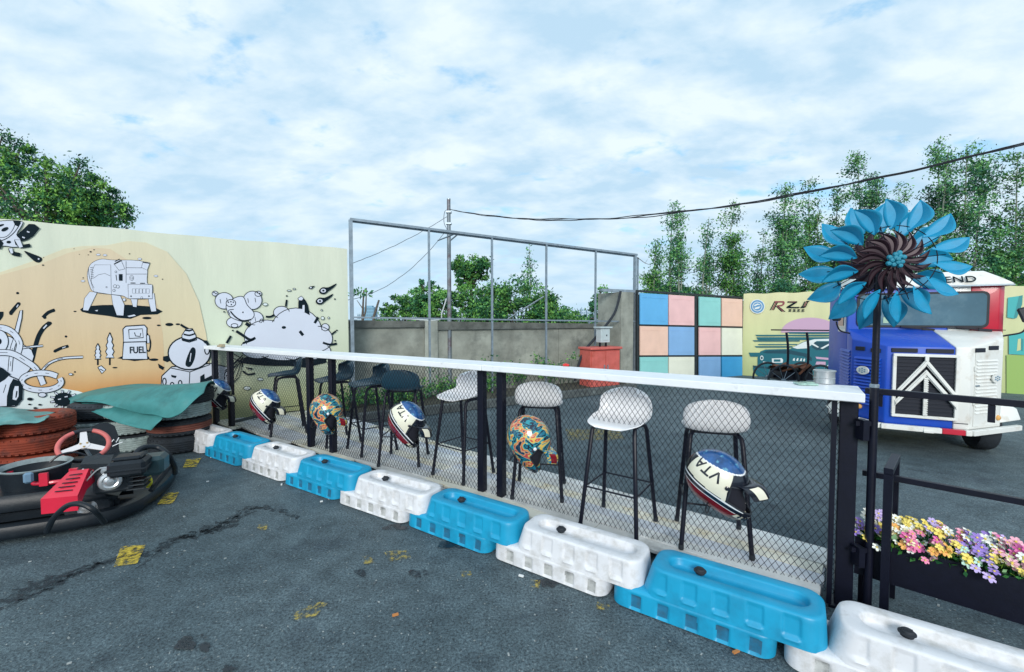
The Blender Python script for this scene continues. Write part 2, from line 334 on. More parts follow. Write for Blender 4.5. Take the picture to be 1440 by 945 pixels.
# ------------------------------------------------------------------ counter fence: two runs meeting at a seam
U = np.array([-.8327, .5537, 0]); V = np.array([.5537, .8327, 0]); Z = np.array([0, 0, 1.]); P0 = np.array([1.713, 2.072, 0])
ca, sa = math.cos(.034), math.sin(.034); U2 = U*ca-V*sa; V2 = V*ca+U*sa; SEAM = P0+U*2.35; HC = 1.135
def W(s, t, z=0): return (P0+U*s+V*t if s <= 2.35 else SEAM+U2*(s-2.35)+V2*t)+Z*z
cf = thing('counter_fence', tuple(W(2.35, .1)), 'long white topped bar counter on black posts with black diamond wire mesh', 'fence')
b = MB(); b.beam(W(-.0, .145, HC-.0225), W(2.348, .145, HC-.0225), .29, .045, bev=.004); b.build('counter_board', WHITEP, cf, world=True)
b = MB(); b.beam(SEAM+V2*.145+Z*(HC-.0235)+U2*.003, SEAM+U2*4.6+V2*.145+Z*(HC-.0235), .288, .045, bev=.004); b.build('counter_board', WHITEP, cf, world=True)
for s, wd in ((.053, .075), (2.232, .058), (2.42, .058), (4.365, .06), (4.753, .06), (6.484, .06), (6.9, .06)):
    ux = U if s <= 2.35 else U2; vx = V if s <= 2.35 else V2
    b = MB(); b.box(W(s, .11, .55), (wd, .06, 1.085), [ux, vx, Z], bev=.003); b.box(W(s, .11, .008), (wd+.05, .11, .014), [ux, vx, Z])
    b.build('post', BLACK, cf, world=True)
b = MB(); b.box(W(.115, .06, .56), (.022, .04, 1.07), [U, V, Z]); b.build('panel_frame', BLACK, cf, world=True)
def clip_seg(s0, z0, ds, dz, sa_, sb, za, zb):
    t0, t1 = 0, 1
    for p, d, lo, hi in ((s0, ds, sa_, sb), (z0, dz, za, zb)):
        ta, tb = (lo-p)/d, (hi-p)/d
        if ta > tb: ta, tb = tb, ta
        t0 = max(t0, ta); t1 = min(t1, tb)
    return (t0, t1) if t1 > t0 else None
PW, PH = .0355, .053
for sa_, sb in ((.06, 2.33), (2.37, 4.75), (4.75, 6.9)):
    b = MB(); za, zb = .06, HC-.05; Hh = zb-za; run = Hh/PH*PW; ux, vx = (U, V) if sa_ < 2.35 else (U2, V2)
    for sgn in (1, -1):
        k = sa_-run-PW if sgn > 0 else sa_
        while k < (sb if sgn > 0 else sb+run+PW):
            c = clip_seg(k, za, sgn*run, Hh, sa_, sb, za, zb)
            if c and c[1]-c[0] > .01:
                # every strand weaves: slight sideways jitter at the joints keeps it from being a ruled pattern
                p = W(k+sgn*run*c[0], .098+.0015*sgn, za+Hh*c[0]) if False else None
                base = (P0 if sa_ < 2.35 else SEAM-U2*2.35)
                q0 = base+ux*(k+sgn*run*c[0])+vx*(.094+.0016*sgn)+Z*(za+Hh*c[0]); q1 = base+ux*(k+sgn*run*c[1])+vx*(.094+.0016*sgn)+Z*(za+Hh*c[1])
                b.beam(q0, q1, .0023, .0023, up=vx)
            k += PW
    b.build('wire_mesh', BLACK, cf, world=True, kind='stuff', fix=False)
# ------------------------------------------------------------------ things on the counter
def small_axes(a): return [[math.cos(a), math.sin(a), 0], [-math.sin(a), math.cos(a), 0], [0, 0, 1]]
tin = thing('metal_tin', tuple(gp(1159, 539, HC+.001)), 'small round metal tin standing near the right end of the white counter', 'tin')
TINM = mat('dull_tin', (.52, .54, .55), .35, .7, .15, 12)
b = MB(); b.lathe([(.0, .001), (.048, .001), (.05, .004), (.049, .03), (.0515, .032), (.049, .034), (.049, .066), (.052, .07), (.052, .074), (.048, .074), (.047, .02), (0, .02)], n=40); b.build('can', TINM, tin, smooth=True)
b = MB(); b.lathe([(.0525, .066), (.054, .068), (.054, .073), (.0525, .075)], n=40); b.build('rim', TINM, tin, smooth=True)
pd = MB().box((0, 0, .006), (.10, .07, .011), small_axes(-.2), bev=.003).box((.025, .01, .0125), (.04, .035, .003), small_axes(-.2)).build('ashtray', mat('pale_green_glass', (.32, .48, .42), .2, 0, .3, 60))
pd.location = tuple(gp(1133, 541, HC+.001)); tag(pd, 'flat pale green pad lying beside the tin on the white counter', 'ashtray')
rd = MB().box((0, 0, .009), (.05, .018, .016), small_axes(-.5), bev=.004).box((.0, 0, .019), (.02, .012, .004), small_axes(-.5)).build('lighter', mat('red_plastic', (.6, .03, .03), .35))
rd.location = tuple(gp(796, 515, HC+.001)); tag(rd, 'tiny red lighter lying on the middle of the white counter', 'lighter')
wb = MB().box((0, 0, .012), (.10, .05, .022), small_axes(-.5), bev=.002).box((.01, .0, .030), (.07, .035, .012), small_axes(-.4)).build('wood_offcut', mat('raw_wood', (.4, .33, .22), .8, 0, .2, 20))
wb.location = tuple(gp(311, 488, HC+.001)); tag(wb, 'small wooden offcut lying on the far left end of the white counter', 'wood block')
# ------------------------------------------------------------------ timber deck under the stools: single boards, slightly askew to the fence
WOODS = [mat('deck_timber_%s' % n_, c, .8, 0, .22, 3, bump=.4, bscale=30, stretch=(1, 1, 1), dirt=d, dscale=5, dlo=.52, dhi=.74) for n_, c, d in
         (('pale', (.66, .67, .66), (.40, .40, .37)), ('grey', (.56, .59, .64), (.34, .37, .40)), ('cream', (.68, .66, .57), (.52, .40, .20)), ('worn', (.60, .60, .58), (.34, .34, .33)))]
dk = thing('timber_deck', tuple(gp(870, 720)), 'low deck of weathered pale timber boards under the bar stools', 'deck')
D0 = gp(1165, 771, .08); D1 = gp(560, 606, .08); D0[2] = D1[2] = 0; DU = unit(D1-D0); DV = np.array([DU[1], -DU[0], 0]); DV = DV if DV[1] > 0 else -DV
BWd = .118; DL = 7.0
for k in range(12):
    tt = -(k+.5)*BWd
    s0 = 0
    while s0 < DL and ((D0+DU*(s0+.05)+DV*(tt-.02)-P0)@V) < -.06: s0 += .05
    if s0 >= DL-.5: continue
    x = s0+random.uniform(-.008, .012); first = True
    cuts = [c for c in (1.15+.02*k, 2.95-.015*k, 4.9+.01*k) if c > x+.3]+[DL+random.uniform(-.03, .03)]
    for c in cuts:
        h = random.uniform(-.002, .002)
        b = MB(); b.beam(D0+DU*x+DV*tt+Z*(.07+h), D0+DU*(c-.004)+DV*(tt+random.uniform(-.001, .001))+Z*(.07+random.uniform(-.002, .002)), BWd-.006, .022, bev=.002)
        b.build('plank', WOODS[(k*3+int(c*7)) % 4], dk, world=True); x = c
for q in range(9):
    b = MB(); p = D0+DU*(.04+q*.86)
    lo = -.08
    k1 = -.03; 
    b.beam(p+DV*lo*0+DV*k1+Z*.029, p+DV*(-.60 if q < 2 else -.9)+Z*.029, .06, .056); b.build('joist', WOODS[1], dk, world=True)
# ------------------------------------------------------------------ water-filled plastic barriers
BLU = mat('blue_barrier_plastic', (.008, .31, .53), .42, 0, .10, 4, bump=.12, bscale=18, spec=.5, dirt=(.010, .19, .34), dscale=5, dlo=.5, dhi=.8)
WHI = mat('white_barrier_plastic', (.70, .71, .74), .45, 0, .06, 5, bump=.12, bscale=18, dirt=(.46, .45, .43), dscale=11, dlo=.46, dhi=.74)
POCK = mat('dark_pocket', (.46, .47, .46), .8, 0, .3, 14, dirt=(.16, .17, .17), dscale=12)  # recessed pocket faces: a darker tone than the shell, with mottled dirt
POCKB = mat('dark_blue_pocket', (.008, .14, .26), .7, 0, .4, 14, dirt=(.03, .09, .14), dscale=12)
def stadium(x0, x1, r, nseg, nend):
    """points with outward normals; x0,x1 = centres of the end arcs; front side is -y"""
    o = []
    for i in range(nseg): o.append((x0+(x1-x0)*i/nseg, -r, 0, -1))
    for i in range(nend): t = -math.pi/2+math.pi*i/nend; o.append((x1+r*math.cos(t), r*math.sin(t), math.cos(t), math.sin(t)))
    for i in range(nseg): o.append((x1+(x0-x1)*i/nseg, r, 0, 1))
    for i in range(nend): t = math.pi/2+math.pi*i/nend; o.append((x0+r*math.cos(t), r*math.sin(t), math.cos(t), math.sin(t)))
    return o
def bump01(v, a, c, e): 
    f = lambda q: max(0., min(1., q)); return f((v-a)/e+.5)*f((c-v)/e+.5)
def rloop(xa, xb, hw, rc, nseg, nend):
    """rounded rectangle with the same point order and count as stadium()"""
    o = []; h = nend//2
    for i in range(nseg): o.append((xa+rc+(xb-xa-2*rc)*i/nseg, -hw, 0, -1))
    for i in range(nend):
        if i < h: t = -math.pi/2+math.pi/2*i/(h-1); o.append((xb-rc+rc*math.cos(t), -hw+rc+rc*math.sin(t), math.cos(t), math.sin(t)))
        else: t = math.pi/2*(i-h)/(nend-h); o.append((xb-rc+rc*math.cos(t), hw-rc+rc*math.sin(t), math.cos(t), math.sin(t)))
    for i in range(nseg): o.append((xb-rc+(xa-xb+2*rc)*i/nseg, hw, 0, 1))
    for i in range(nend):
        if i < h: t = math.pi/2+math.pi/2*i/(h-1); o.append((xa+rc+rc*math.cos(t), hw-rc+rc*math.sin(t), math.cos(t), math.sin(t)))
        else: t = math.pi+math.pi/2*(i-h)/(nend-h); o.append((xa+rc+rc*math.cos(t), -hw+rc+rc*math.sin(t), math.cos(t), math.sin(t)))
    return o
def barrier_mesh():
    """local x along the row (towards the far end), y across (camera side -), upper shell x 0..0.77"""
    b = MB(); NS, NE = 110, 14
    zs = [.105, .112, .12, .130, .138, .146, .154, .162, .170, .178, .186, .194, .202, .210, .217]
    rows = []
    pads = [(.10+.138*i, .165+.138*i) for i in range(5)]
    for z in zs:
        r = .140-(z-.105)*.12; row = []
        for (x, y, nx, ny) in rloop(.002+(z-.105)*.06, .780-(z-.105)*.30, r, .078, NS, NE):
            d = 0
            if abs(ny) > .99:
                for a, c in pads: k_ = bump01(x, a, c, .006)*(-.007*bump01(z, .140, .26, .006)+.006*bump01(z, .124, .139, .006)); d = k_ if abs(k_) > abs(d) else d
            row.append((x, y+ny*d, z))
        rows.append(row)
    for r, z, e in ((.1245, .230, 0), (.1225, .2365, .003), (.118, .241, .008), (.112, .243, .014)):
        rows.append([(x, y, z) for (x, y, nx, ny) in rloop(.010+e, .742-e, r, .078-e*.6, NS, NE)])
    for r, z in ((.066, .2435), (.060, .241), (.057, .234), (.054, .210), (.048, .202), (.03, .2005), (.004, .2005)):
        rows.append([(x, y, z) for (x, y, nx, ny) in stadium(.125, .610, r, NS, NE)])
    rows.insert(0, [(x, y, .103) for (x, y, nx, ny) in rloop(.010, .775, .130, .07, NS, NE)])
    b.grid(rows, closed_v=True)
    n = len(rows[0]); b.f.append(tuple(len(b.v)-n+i for i in range(n))); b.m.append(0)
    # lower shell, shifted towards the far end
    x0, x1 = .19+.14, .925-.14; rows = []; m = []
    zs = [.0, .008, .02, .026, .032, .04, .048, .056, .064, .072, .080, .088, .094, .100]
    pk = [(.235+.134*i, .292+.134*i) for i in range(5)]; f0 = len(b.f)
    for z in zs:
        r = .150-z*.08-(.012 if z < .004 else 0); row = []
        for (x, y, nx, ny) in rloop(.185+(.010 if z < .004 else 0)-(z-.05)*.05, .932-(.010 if z < .004 else 0), r, .070, NS, NE):
            d = 0
            for a, c in pk:
                xe = .004*max(0, (z-.07)/.02)
                d = max(d, bump01(x, a+xe, c-xe, .007)*bump01(z, .014, .084, .007)) if abs(ny) > .99 else d
            row.append((x, y-ny*.008*d, z))
        rows.append(row)
    for r, z in ((.134, .108), (.126, .1125), (.10, .114), (.004, .114)): rows.append([(x, y, z) for (x, y, nx, ny) in rloop(.20, .922, r, .06 if r > .06 else .003, NS, NE)])
    b.grid(rows, closed_v=True)
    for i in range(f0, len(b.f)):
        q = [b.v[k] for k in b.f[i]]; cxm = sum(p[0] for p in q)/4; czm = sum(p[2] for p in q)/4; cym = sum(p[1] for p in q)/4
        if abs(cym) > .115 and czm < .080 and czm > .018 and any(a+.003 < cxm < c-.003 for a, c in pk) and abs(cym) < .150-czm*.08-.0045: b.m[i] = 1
    # the waist that joins the two shells
    rows = [[(x, y, z) for (x, y, nx, ny) in stadium(.34, .63, r, 40, 10)] for r, z in ((.122, .095), (.122, .12))]
    b.grid(rows, closed_v=True); return b
proto_mesh = {}
def make_barrier(k, blue, label):
    t = thing('plastic_barrier', (0, 0, 0), label, 'barrier', 'blue and white plastic barriers laid in a row along the fence')
    key = 'b' if blue else 'w'
    if key not in proto_mesh:
        o = barrier_mesh().build('shell', [BLU, POCKB] if blue else [WHI, POCK], t, smooth=True); o.data.set_sharp_from_angle(angle=R(50))
        c = MB().lathe([(.0, .222), (.022, .222), (.024, .232), (.030, .234), (.030, .2375), (.022, .2395), (.020, .246), (.019, .2475), (0, .2475)], c=(.52, 0, 0), n=20)
        c.box((.52, 0, .249), (.034, .008, .006)); c = c.build('filler_cap', RUBBER, t, smooth=True); proto_mesh[key] = (o, c)
    else:
        for q in proto_mesh[key]: d = q.copy(); COL.objects.link(d); d.parent = t
    s0 = .141+.775*k; tc_ = -.395-.006*max(0, k); base = (P0 if s0 < 2.1 else SEAM-U2*2.35); ux, vx = (U, V) if s0 < 2.1 else (U2, V2)
    tc_ += .0 if s0 < 2.1 else .03*(k-2)/5
    p = base+ux*s0+vx*tc_; t.location = (p[0], p[1], .001)
    t.rotation_euler = (0, 0, math.atan2(ux[1], ux[0])+random.uniform(-.008, .008)); t.scale = (1, -1, 1)
    return t
bl = ['grey stained white barrier nearest the black flower box, cut off by the picture edge', 'blue barrier at the right hand end of the wire fence with grit in its trough', 'white barrier in front of the bare white stool, black cap in its trough',
      'blue barrier in front of the two middle fence posts', 'white barrier below the helmet on the dark front stool', 'blue barrier below the colourful helmet furthest from the camera', 'white barrier between the third and fourth blue ones, left of the paired far posts',
      'small looking blue barrier furthest from the camera, beside the tyre stack', 'white barrier end just showing behind the black tyres']
for i, k in enumerate(range(-1, 8)): make_barrier(k, k % 2 == 0, bl[i])
# ------------------------------------------------------------------ bar stools
WSH = mat('white_shell_plastic', (.88, .88, .90), .3, 0, .02, 6, spec=.5); DSH = mat('petrol_shell_plastic', (.012, .055, .090), .4, 0, .15, 6)
def stool_shell():
    # one moulded sheet: seat from the front edge, sweeping up to a low curved back at +y
    G = []; prof = [(-.205, .700, .09), (-.20, .712, .13), (-.17, .722, .162), (-.10, .720, .180), (-.02, .712, .186), (.06, .712, .186), (.115, .724, .184), (.145, .758, .184), (.158, .810, .186), (.166, .865, .180), (.169, .902, .160), (.170, .922, .128), (.170, .930, .07)]
    for i, (y, z, hw) in enumerate(prof):
        row = []; bk = max(0, min(1, (i-4)/5))
        for j in range(17):
            q = (j-8)/8; x = hw*math.sin(q*math.pi/2)
            yy = y-bk*.075*abs(q)**2.4; zz_ = z+(1-bk)*.012*q*q+(.03*abs(q)**3 if 3 < i < 8 else 0)-(max(0, (i-7)/5)*.045*abs(q)**2.2)
            row.append((x, yy, zz_))
        G.append(row)
    # thickness
    G = np.array(G); nu, nv = G.shape[:2]; du = np.gradient(G, axis=0); dv = np.gradient(G, axis=1); nn = np.cross(dv, du); nn /= np.linalg.norm(nn, axis=2, keepdims=True)+1e-9
    A = G; B = G+nn*.007*(1 if nn[3, 8, 2] < 0 else -1)
    b = MB(); b.grid(A); b.grid(B)
    o1 = 0; o2 = nu*nv; rim = [(i, 0) for i in range(nu)]+[(nu-1, j) for j in range(1, nv)]+[(i, nv-1) for i in range(nu-2, -1, -1)]+[(0, j) for j in range(nv-2, 0, -1)]
    for a in range(len(rim)):
        p = rim[a]; q = rim[(a+1) % len(rim)]; ia, ib = p[0]*nv+p[1], q[0]*nv+q[1]; b.f.append((o1+ia, o1+ib, o2+ib, o2+ia)); b.m.append(0)
    return b
def make_stool(white):
    t = thing('bar_stool', (0, 0, 0), '', 'bar stool')
    sh = stool_shell().build('seat_shell', WSH if white else DSH, t, smooth=True)
    sm = sh.modifiers.new('smooth', 'SUBSURF'); sm.levels = sm.render_levels = 1
    F = {}
    for sx in (-1, 1):
        for sy in (-1, 1):
            foot = (sx*.195, sy*.195, .006); top = (sx*.145, sy*.105, .70); knee = (sx*.148, sy*.118, .655)
            pts = [foot, ((foot[0]+knee[0])/2, (foot[1]+knee[1])/2, .33), knee, (sx*.143, sy*.10, .686), (sx*.130, sy*.06, .698), (sx*.128, 0, .700)]
            b = MB(); b.tube(pts, .0140, 10); lg = b.build('leg', BLACK, t, smooth=True)
            b = MB(); b.lathe([(.015, -.006), (.0165, 0), (.0165, .02), (.0145, .024)], c=foot, n=12); b.build('foot_cap', RUBBER, lg)
            F[sx, sy] = (foot[0]+(knee[0]-foot[0])*.42, foot[1]+(knee[1]-foot[1])*.42, .006+.649*.42)
    ks = [(-1, -1), (1, -1), (1, 1), (-1, 1)]
    for i in range(4):
        b = MB(); b.tube([F[ks[i]], F[ks[(i+1) % 4]]], .006, 8); b.build('foot_rail', BLACK, t)
    b = MB(); b.box((0, 0, .698), (.26, .03, .008)); b.box((0, .06, .700), (.24, .02, .006)); b.build('seat_plate', BLACK, t)
    return t
W0 = make_stool(True); B0 = make_stool(False); usedw = usedb = False
def place_stool(x, y, back, white, label):
    global usedw, usedb
    if white: o = copy_tree(W0) if usedw else W0; usedw = True
    else: o = copy_tree(B0) if usedb else B0; usedb = True
    o['label'] = label; o['group'] = 'white shell bar stools behind the fence' if white else 'dark petrol shell bar stools behind the fence'
    o.location = (x, y, .083); o.rotation_euler = (0, 0, math.atan2(back[1], back[0])-math.pi/2); return o
place_stool(1.285, 2.72, (-.30, -.95), True, 'white bar stool behind the red, white and blue lettered helmet nearest the camera')
place_stool(.735, 2.915, (.58, .81), True, 'white bar stool with no helmet in front of it, seat turned sideways')
place_stool(.225, 3.49, (-.16, -.98), True, 'white bar stool with the swirl painted helmet hanging below its back')
place_stool(-.445, 3.885, (.62, .78), True, 'white bar stool partly hidden by the two middle fence posts')
place_stool(-1.08, 4.26, (-.03, -1), False, 'dark bar stool with the lettered helmet hanging in front of its legs')
place_stool(-1.52, 4.62, (.75, .66), False, 'dark bar stool just left of the one behind the lettered helmet, back to the wall')
place_stool(-2.02, 4.92, (.72, .69), False, 'dark bar stool seen past the paired far posts of the fence')
place_stool(-2.82, 5.36, (.85, .52), False, 'dark bar stool standing before the painted mural, farthest from the camera')
# ------------------------------------------------------------------ helmets hanging on the fence
CREAM = mat('cream_gloss', (.74, .72, .58), .22, 0, .04, 9, coat=.6); HBLUE = mat('blue_gloss', (.012, .07, .22), .2, 0, .5, 22, coat=.7, dirt=(.10, .30, .45), dscale=26, dlo=.55, dhi=.62); HRED = mat('red_gloss', (.20, .006, .014), .22, 0, .5, 12, coat=.7)
HBLK = mat('black_gloss', (.006, .008, .016), .2, 0, .1, 9, coat=.6); LINER = mat('helmet_lining', (.010, .011, .02), .95); HWH = mat('white_gloss', (.78, .8, .82), .22, coat=.5)
SW1 = swirl_mat('swirl_print', [(.01, .02, .05), (.015, .16, .24), (.010, .012, .03), (.02, .26, .32), (.66, .46, .10), (.50, .06, .05), (.60, .30, .14), (.010, .05, .10), (.01, .012, .03)], 7.5, 2.2)
def ell(th, ph, gx=.122, gy=.158, gz=.146):      # ph: 0 = forward(+y), 90 = right(+x); th elevation
    return np.array([gx*math.cos(th)*math.sin(ph), gy*math.cos(th)*math.cos(ph)-.012, gz*math.sin(th)])
def shellpt(th, ph, k=1.0):
    p = ell(th, ph)
    # chin bar pushed forward and down
    if th < R(6):
        f = max(0, math.cos(ph))**1.5*min(1, (R(6)-th)/R(24)); p = p+np.array([-.25*p[0]*f*.6, .075*f, -.020*f])
        p[2] = max(p[2], -.128)
    return p*k
def make_helmet(style):
    t = thing('helmet', (0, 0, 0), '', 'helmet'); NT, NP = 92, 168
    def inopen(th, ph):
        a = abs(ph); return R(-14)+R(6)*(a/R(70))**2 < th < R(27)-R(7)*(a/R(60))**2 and a < R(60)
    b = MB()
    G = [[shellpt(R(-62)+R(152)*i/NT, -math.pi+2*math.pi*j/NP) for j in range(NP)] for i in range(NT+1)]
    for i in range(NT+1):
        for j in range(NP): b.v.append(tuple(G[i][j]))
    for i in range(NT):
        th = R(-62)+R(152)*(i+.5)/NT
        for j in range(NP):
            ph = -math.pi+2*math.pi*(j+.5)/NP
            if inopen(th, ph): continue
            b.f.append((i*NP+j, i*NP+(j+1) % NP, (i+1)*NP+(j+1) % NP, (i+1)*NP+j))
            if style: mi = 0
            else:
                a = abs(ph); e = math.degrees(th); dg = math.degrees(a)
                if e > 58-.18*dg: mi = 1
                elif e > 55-.18*dg: mi = 4
                elif 62 < dg < 150 and -12+.06*(dg-62) < e: mi = 0
                elif -15 < e < -12.5 and dg > 30: mi = 4
                elif -24 < e <= -15: mi = 3
                elif -26 < e <= -24 and dg > 40: mi = 4
                elif e <= -24: mi = 2 if dg > 38 else (0 if -36 < e < -24 and dg > 10 else 3)
                else: mi = 3
            b.m.append(mi)
    ms = [SW1] if style else [CREAM, HBLUE, HRED, HBLK, HWH]
    o = b.build('shell', ms, t, smooth=True, fix=False); sm = o.modifiers.new('thickness', 'SOLIDIFY'); sm.thickness = .007; sm.offset = 1
    o.data.set_sharp_from_angle(angle=R(60))
    b = MB(); b.grid([[shellpt(R(-60)+R(150)*i/16, -math.pi+2*math.pi*j/32, .86) for j in range(32)] for i in range(17)], closed_v=True); b.build('lining', LINER, t, smooth=True)
    # rubber edge of the face opening
    edge = []
    for i in range(61): ph = R(-60)+R(120)*i/60; edge.append(shellpt(R(27)-R(7)*(abs(ph)/R(60))**2, ph, 1.0))
    for i in range(61): ph = R(60)-R(120)*i/60; edge.append(shellpt(R(-14)+R(6)*(abs(ph)/R(70))**2, ph, 1.0))
    b = MB(); b.tube(edge, .0045, 6, closed=True); b.build('face_trim', RUBBER, t, smooth=True)
    # peak over the opening
    top = []
    for i in range(9):
        q = i/8; row = []
        for j in range(13):
            a = (j-6)/6; th = R(34)-R(8)*abs(a)**2; ph = a*R(52); p0 = shellpt(th, ph, 1.03); hw = .088-.028*q
            tip = np.array([a*hw, .225-.045*a*a, .098-.035*a*a-.02*q]); row.append(p0*(1-q)+tip*q+np.array([0, 0, .022*math.sin(q*math.pi)*(1-.5*abs(a))]))
        top.append(row)
    T = np.array(top); b = MB(); b.grid(T); b.grid(T-np.array([0, 0, .006])); pk = b.build('peak', (swirl_mat('swirl_peak', [(.01, .03, .06), (.02, .22, .32), (.7, .5, .1), (.01, .02, .04)], 12, 3) if style else HBLK), t, smooth=True)
    for sx in (-1, 1):
        b = MB(); 
        rows = [[T[i][6+sx*j] + np.array([0, 0, .0025]) for j in range(2, 6)] for i in range(3, 9)]; b.grid(rows); b.build('peak_flash', (HRED if style else CREAM), pk, smooth=True, fix=False)
        p = shellpt(R(14), sx*R(66), 1.02); b = MB(); b.lathe([(0, 0), (.011, 0), (.011, .004), (.006, .006), (0, .006)], c=p, ax=(sx, .3, .2), n=14); b.build('screw', HWH if style else HBLK, t)
    for sx in (-1, 1):      # vents in the chin bar
        for q in range(3):
            ph = sx*R(14+9*q); b = MB(); b.beam(shellpt(R(-22), ph, 1.012), shellpt(R(-30), ph, 1.012), .012, .006, up=(0, 1, 0)); b.build('vent', HBLK if not style else RUBBER, t)
    b = MB(); b.tube(spline([(-.09, .02, -.10), (-.05, .04, -.17), (.02, .05, -.19), (.07, .03, -.15), (.095, .02, -.10)], 6), .004, 6); b.build('strap', BLACKP, t)
    if not style:      # three letters on each cheek, as printed
        for sx in (-1, 1):
            def pr(u, v):      # u: along the text, v: letter height -> surface of the shell
                ph = R(112-u*1.0*46) ; th = R(22+v*24)
                return shellpt(th, sx*(ph), 1.008)
            b = MB(); L_ = {'A': [((-.5, -.5), (0, .5)), ((0, .5), (.5, -.5)), ((-.28, -.12), (.28, -.12))], 'T': [((-.5, .45), (.5, .45)), ((0, .45), (0, -.5))], 'V': [((-.5, .5), (0, -.5)), ((0, -.5), (.5, .5))]}
            for ci, ch in enumerate('ATV'):
                off = (ci-1)*.44
                for (p, q) in L_[ch]:
                    for w_ in range(6):
                        pts = []
                    n_ = 6; d = unit(np.array(q)-np.array(p)); a = np.array([-d[1], d[0]])*.105
                    rows = [[], []]
                    for i in range(n_+1):
                        c = np.array(p)+(np.array(q)-np.array(p))*i/n_
                        for k_, sg in enumerate((1, -1)):
                            e_ = c+a*sg; uu = e_[0]*.38+off; vv = e_[1]*.85
                            # upside-down print (feet of the letters towards the crown) as on the photographed helmets
                            rows[k_].append(pr(-uu*sx*(-1)*sx, -vv))
                    b.grid(rows)
            b.build('lettering', HBLK, t, fix=False)
    return t
HA = make_helmet(0); HB = make_helmet(1); uh = [False, False]
def place_helmet(px, py, fwd, crown, style, label, t_off=-.03, sc=1.0):
    """fwd / crown: where the face and the crown point, in the plane of the fence (along it to the right, up, out towards the camera)"""
    s_near = px > 690; pl = (P0 if s_near else SEAM); ux, vx = (U, V) if s_near else (U2, V2)
    c = on(px, py, pl+vx*t_off, vx); tw = unit(np.array([-c[0], -c[1], 0])*.8-vx*.35); sr = unit(np.cross(-tw, Z)); fr = lambda a: unit(sr*a[0]+Z*a[1]+tw*a[2])
    f = fr(fwd); up = fr(crown); up = unit(up-f*(up@f)); rt = np.cross(f, up)
    o = (HA, HB)[style]; o = copy_tree(o) if uh[style] else o; uh[style] = True
    o.matrix_world = Matrix(((rt[0]*sc, f[0]*sc, up[0]*sc, c[0]), (rt[1]*sc, f[1]*sc, up[1]*sc, c[1]), (rt[2]*sc, f[2]*sc, up[2]*sc, c[2]), (0, 0, 0, 1)))
    o['label'] = label; o['group'] = 'racing helmets hanging on the wire mesh'; return o
place_helmet(1010, 674, (.86, -.48, .12), (.45, .9, .12), 0, 'cream and blue helmet with red chin, nearest the camera, lying sideways on the mesh', -.09, 1.05)
place_helmet(745, 618, (.55, -.83, .05), (.83, .55, .15), 1, 'helmet with colourful swirl print hanging before a white stool', -.09, 1.06)
place_helmet(573, 592, (.62, -.78, .25), (.78, .6, .22), 0, 'cream and blue helmet hanging in front of the nearest dark stool', -.09, 1.06)
place_helmet(460, 578, (.5, -.82, .35), (.8, .5, .2), 1, 'helmet with colourful swirl print hanging between the paired far posts', -.09, 1.06)
place_helmet(374, 568, (.6, -.78, .35), (.76, .6, .25), 0, 'cream and blue helmet hanging before the mural, right of the last post', -.09, 1.06)
place_helmet(306, 552, (.6, -.78, .35), (.76, .6, .25), 0, 'cream and blue helmet hanging beside the covered tyre stack', -.09, 1.06)
# ------------------------------------------------------------------ painted mural: a cloth-covered hoarding, printed in flat colours
MA = np.array([-3.16, 6.6, 0]); MD = unit([2.6, 1.76, 0]); MN = np.array([MD[1], -MD[0], 0])   # MN points at the camera
mu = thing('mural_wall', tuple(MA-MD*2), 'tall cream and orange hoarding with black and white cartoon prints', 'mural')
MU_L, MU_R, MH = -4.6, .625, 2.617
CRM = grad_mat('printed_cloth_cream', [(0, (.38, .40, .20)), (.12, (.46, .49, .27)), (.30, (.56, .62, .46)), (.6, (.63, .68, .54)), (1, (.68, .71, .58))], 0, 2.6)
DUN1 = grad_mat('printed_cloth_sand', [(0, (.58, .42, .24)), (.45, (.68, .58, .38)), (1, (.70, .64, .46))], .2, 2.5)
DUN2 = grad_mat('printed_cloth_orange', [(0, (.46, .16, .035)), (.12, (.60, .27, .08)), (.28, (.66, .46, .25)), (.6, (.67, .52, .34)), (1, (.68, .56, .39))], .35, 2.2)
INK = mat('print_black', (.004, .013, .020), .7, spec=.12); PWH = mat('print_white', (.60, .64, .74), .6, 0, .03, 2); PGR = mat('print_grey', (.30, .36, .45), .6); PLB = mat('print_pale', (.66, .74, .74), .6, 0, .04, 2)
G = []
for i in range(90):
    row = []; a = MU_L+(MU_R-MU_L)*i/89
    for j in range(30):
        z = MH*j/29; wob = .004*math.sin(a*9+z*1.3)*(z/MH)+.003*math.sin(a*23+z*4)*(z/MH)**3
        top = .010*math.sin(a*5.1)*math.sin(a*2.3) if j == 29 else 0
        row.append(MA+MD*a+Z*(z+top)+MN*(wob-.006))
    G.append(row)
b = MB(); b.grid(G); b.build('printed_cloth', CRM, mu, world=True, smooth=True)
b = MB(); b.box(MA+MD*(MU_L+MU_R)/2-MN*.06+Z*1.3, (MU_R-MU_L-.01, .05, 2.59), [MD, MN, Z]); b.build('backing_board', GALV, mu, world=True)
LAY = [0]
def onmural(x, y, lay):
    return on(x, y, MA+MN*(.004+.0012*lay), MN)
def art(o, s, pts, m, lay, name='print', smoothn=0):
    P = spline(pts+[], smoothn, True) if smoothn else pts
    b = MB(); b.add([onmural(o[0]+p[0]/s, o[1]+p[1]/s, lay) for p in P], [tuple(range(len(P)))]); return (b, m)
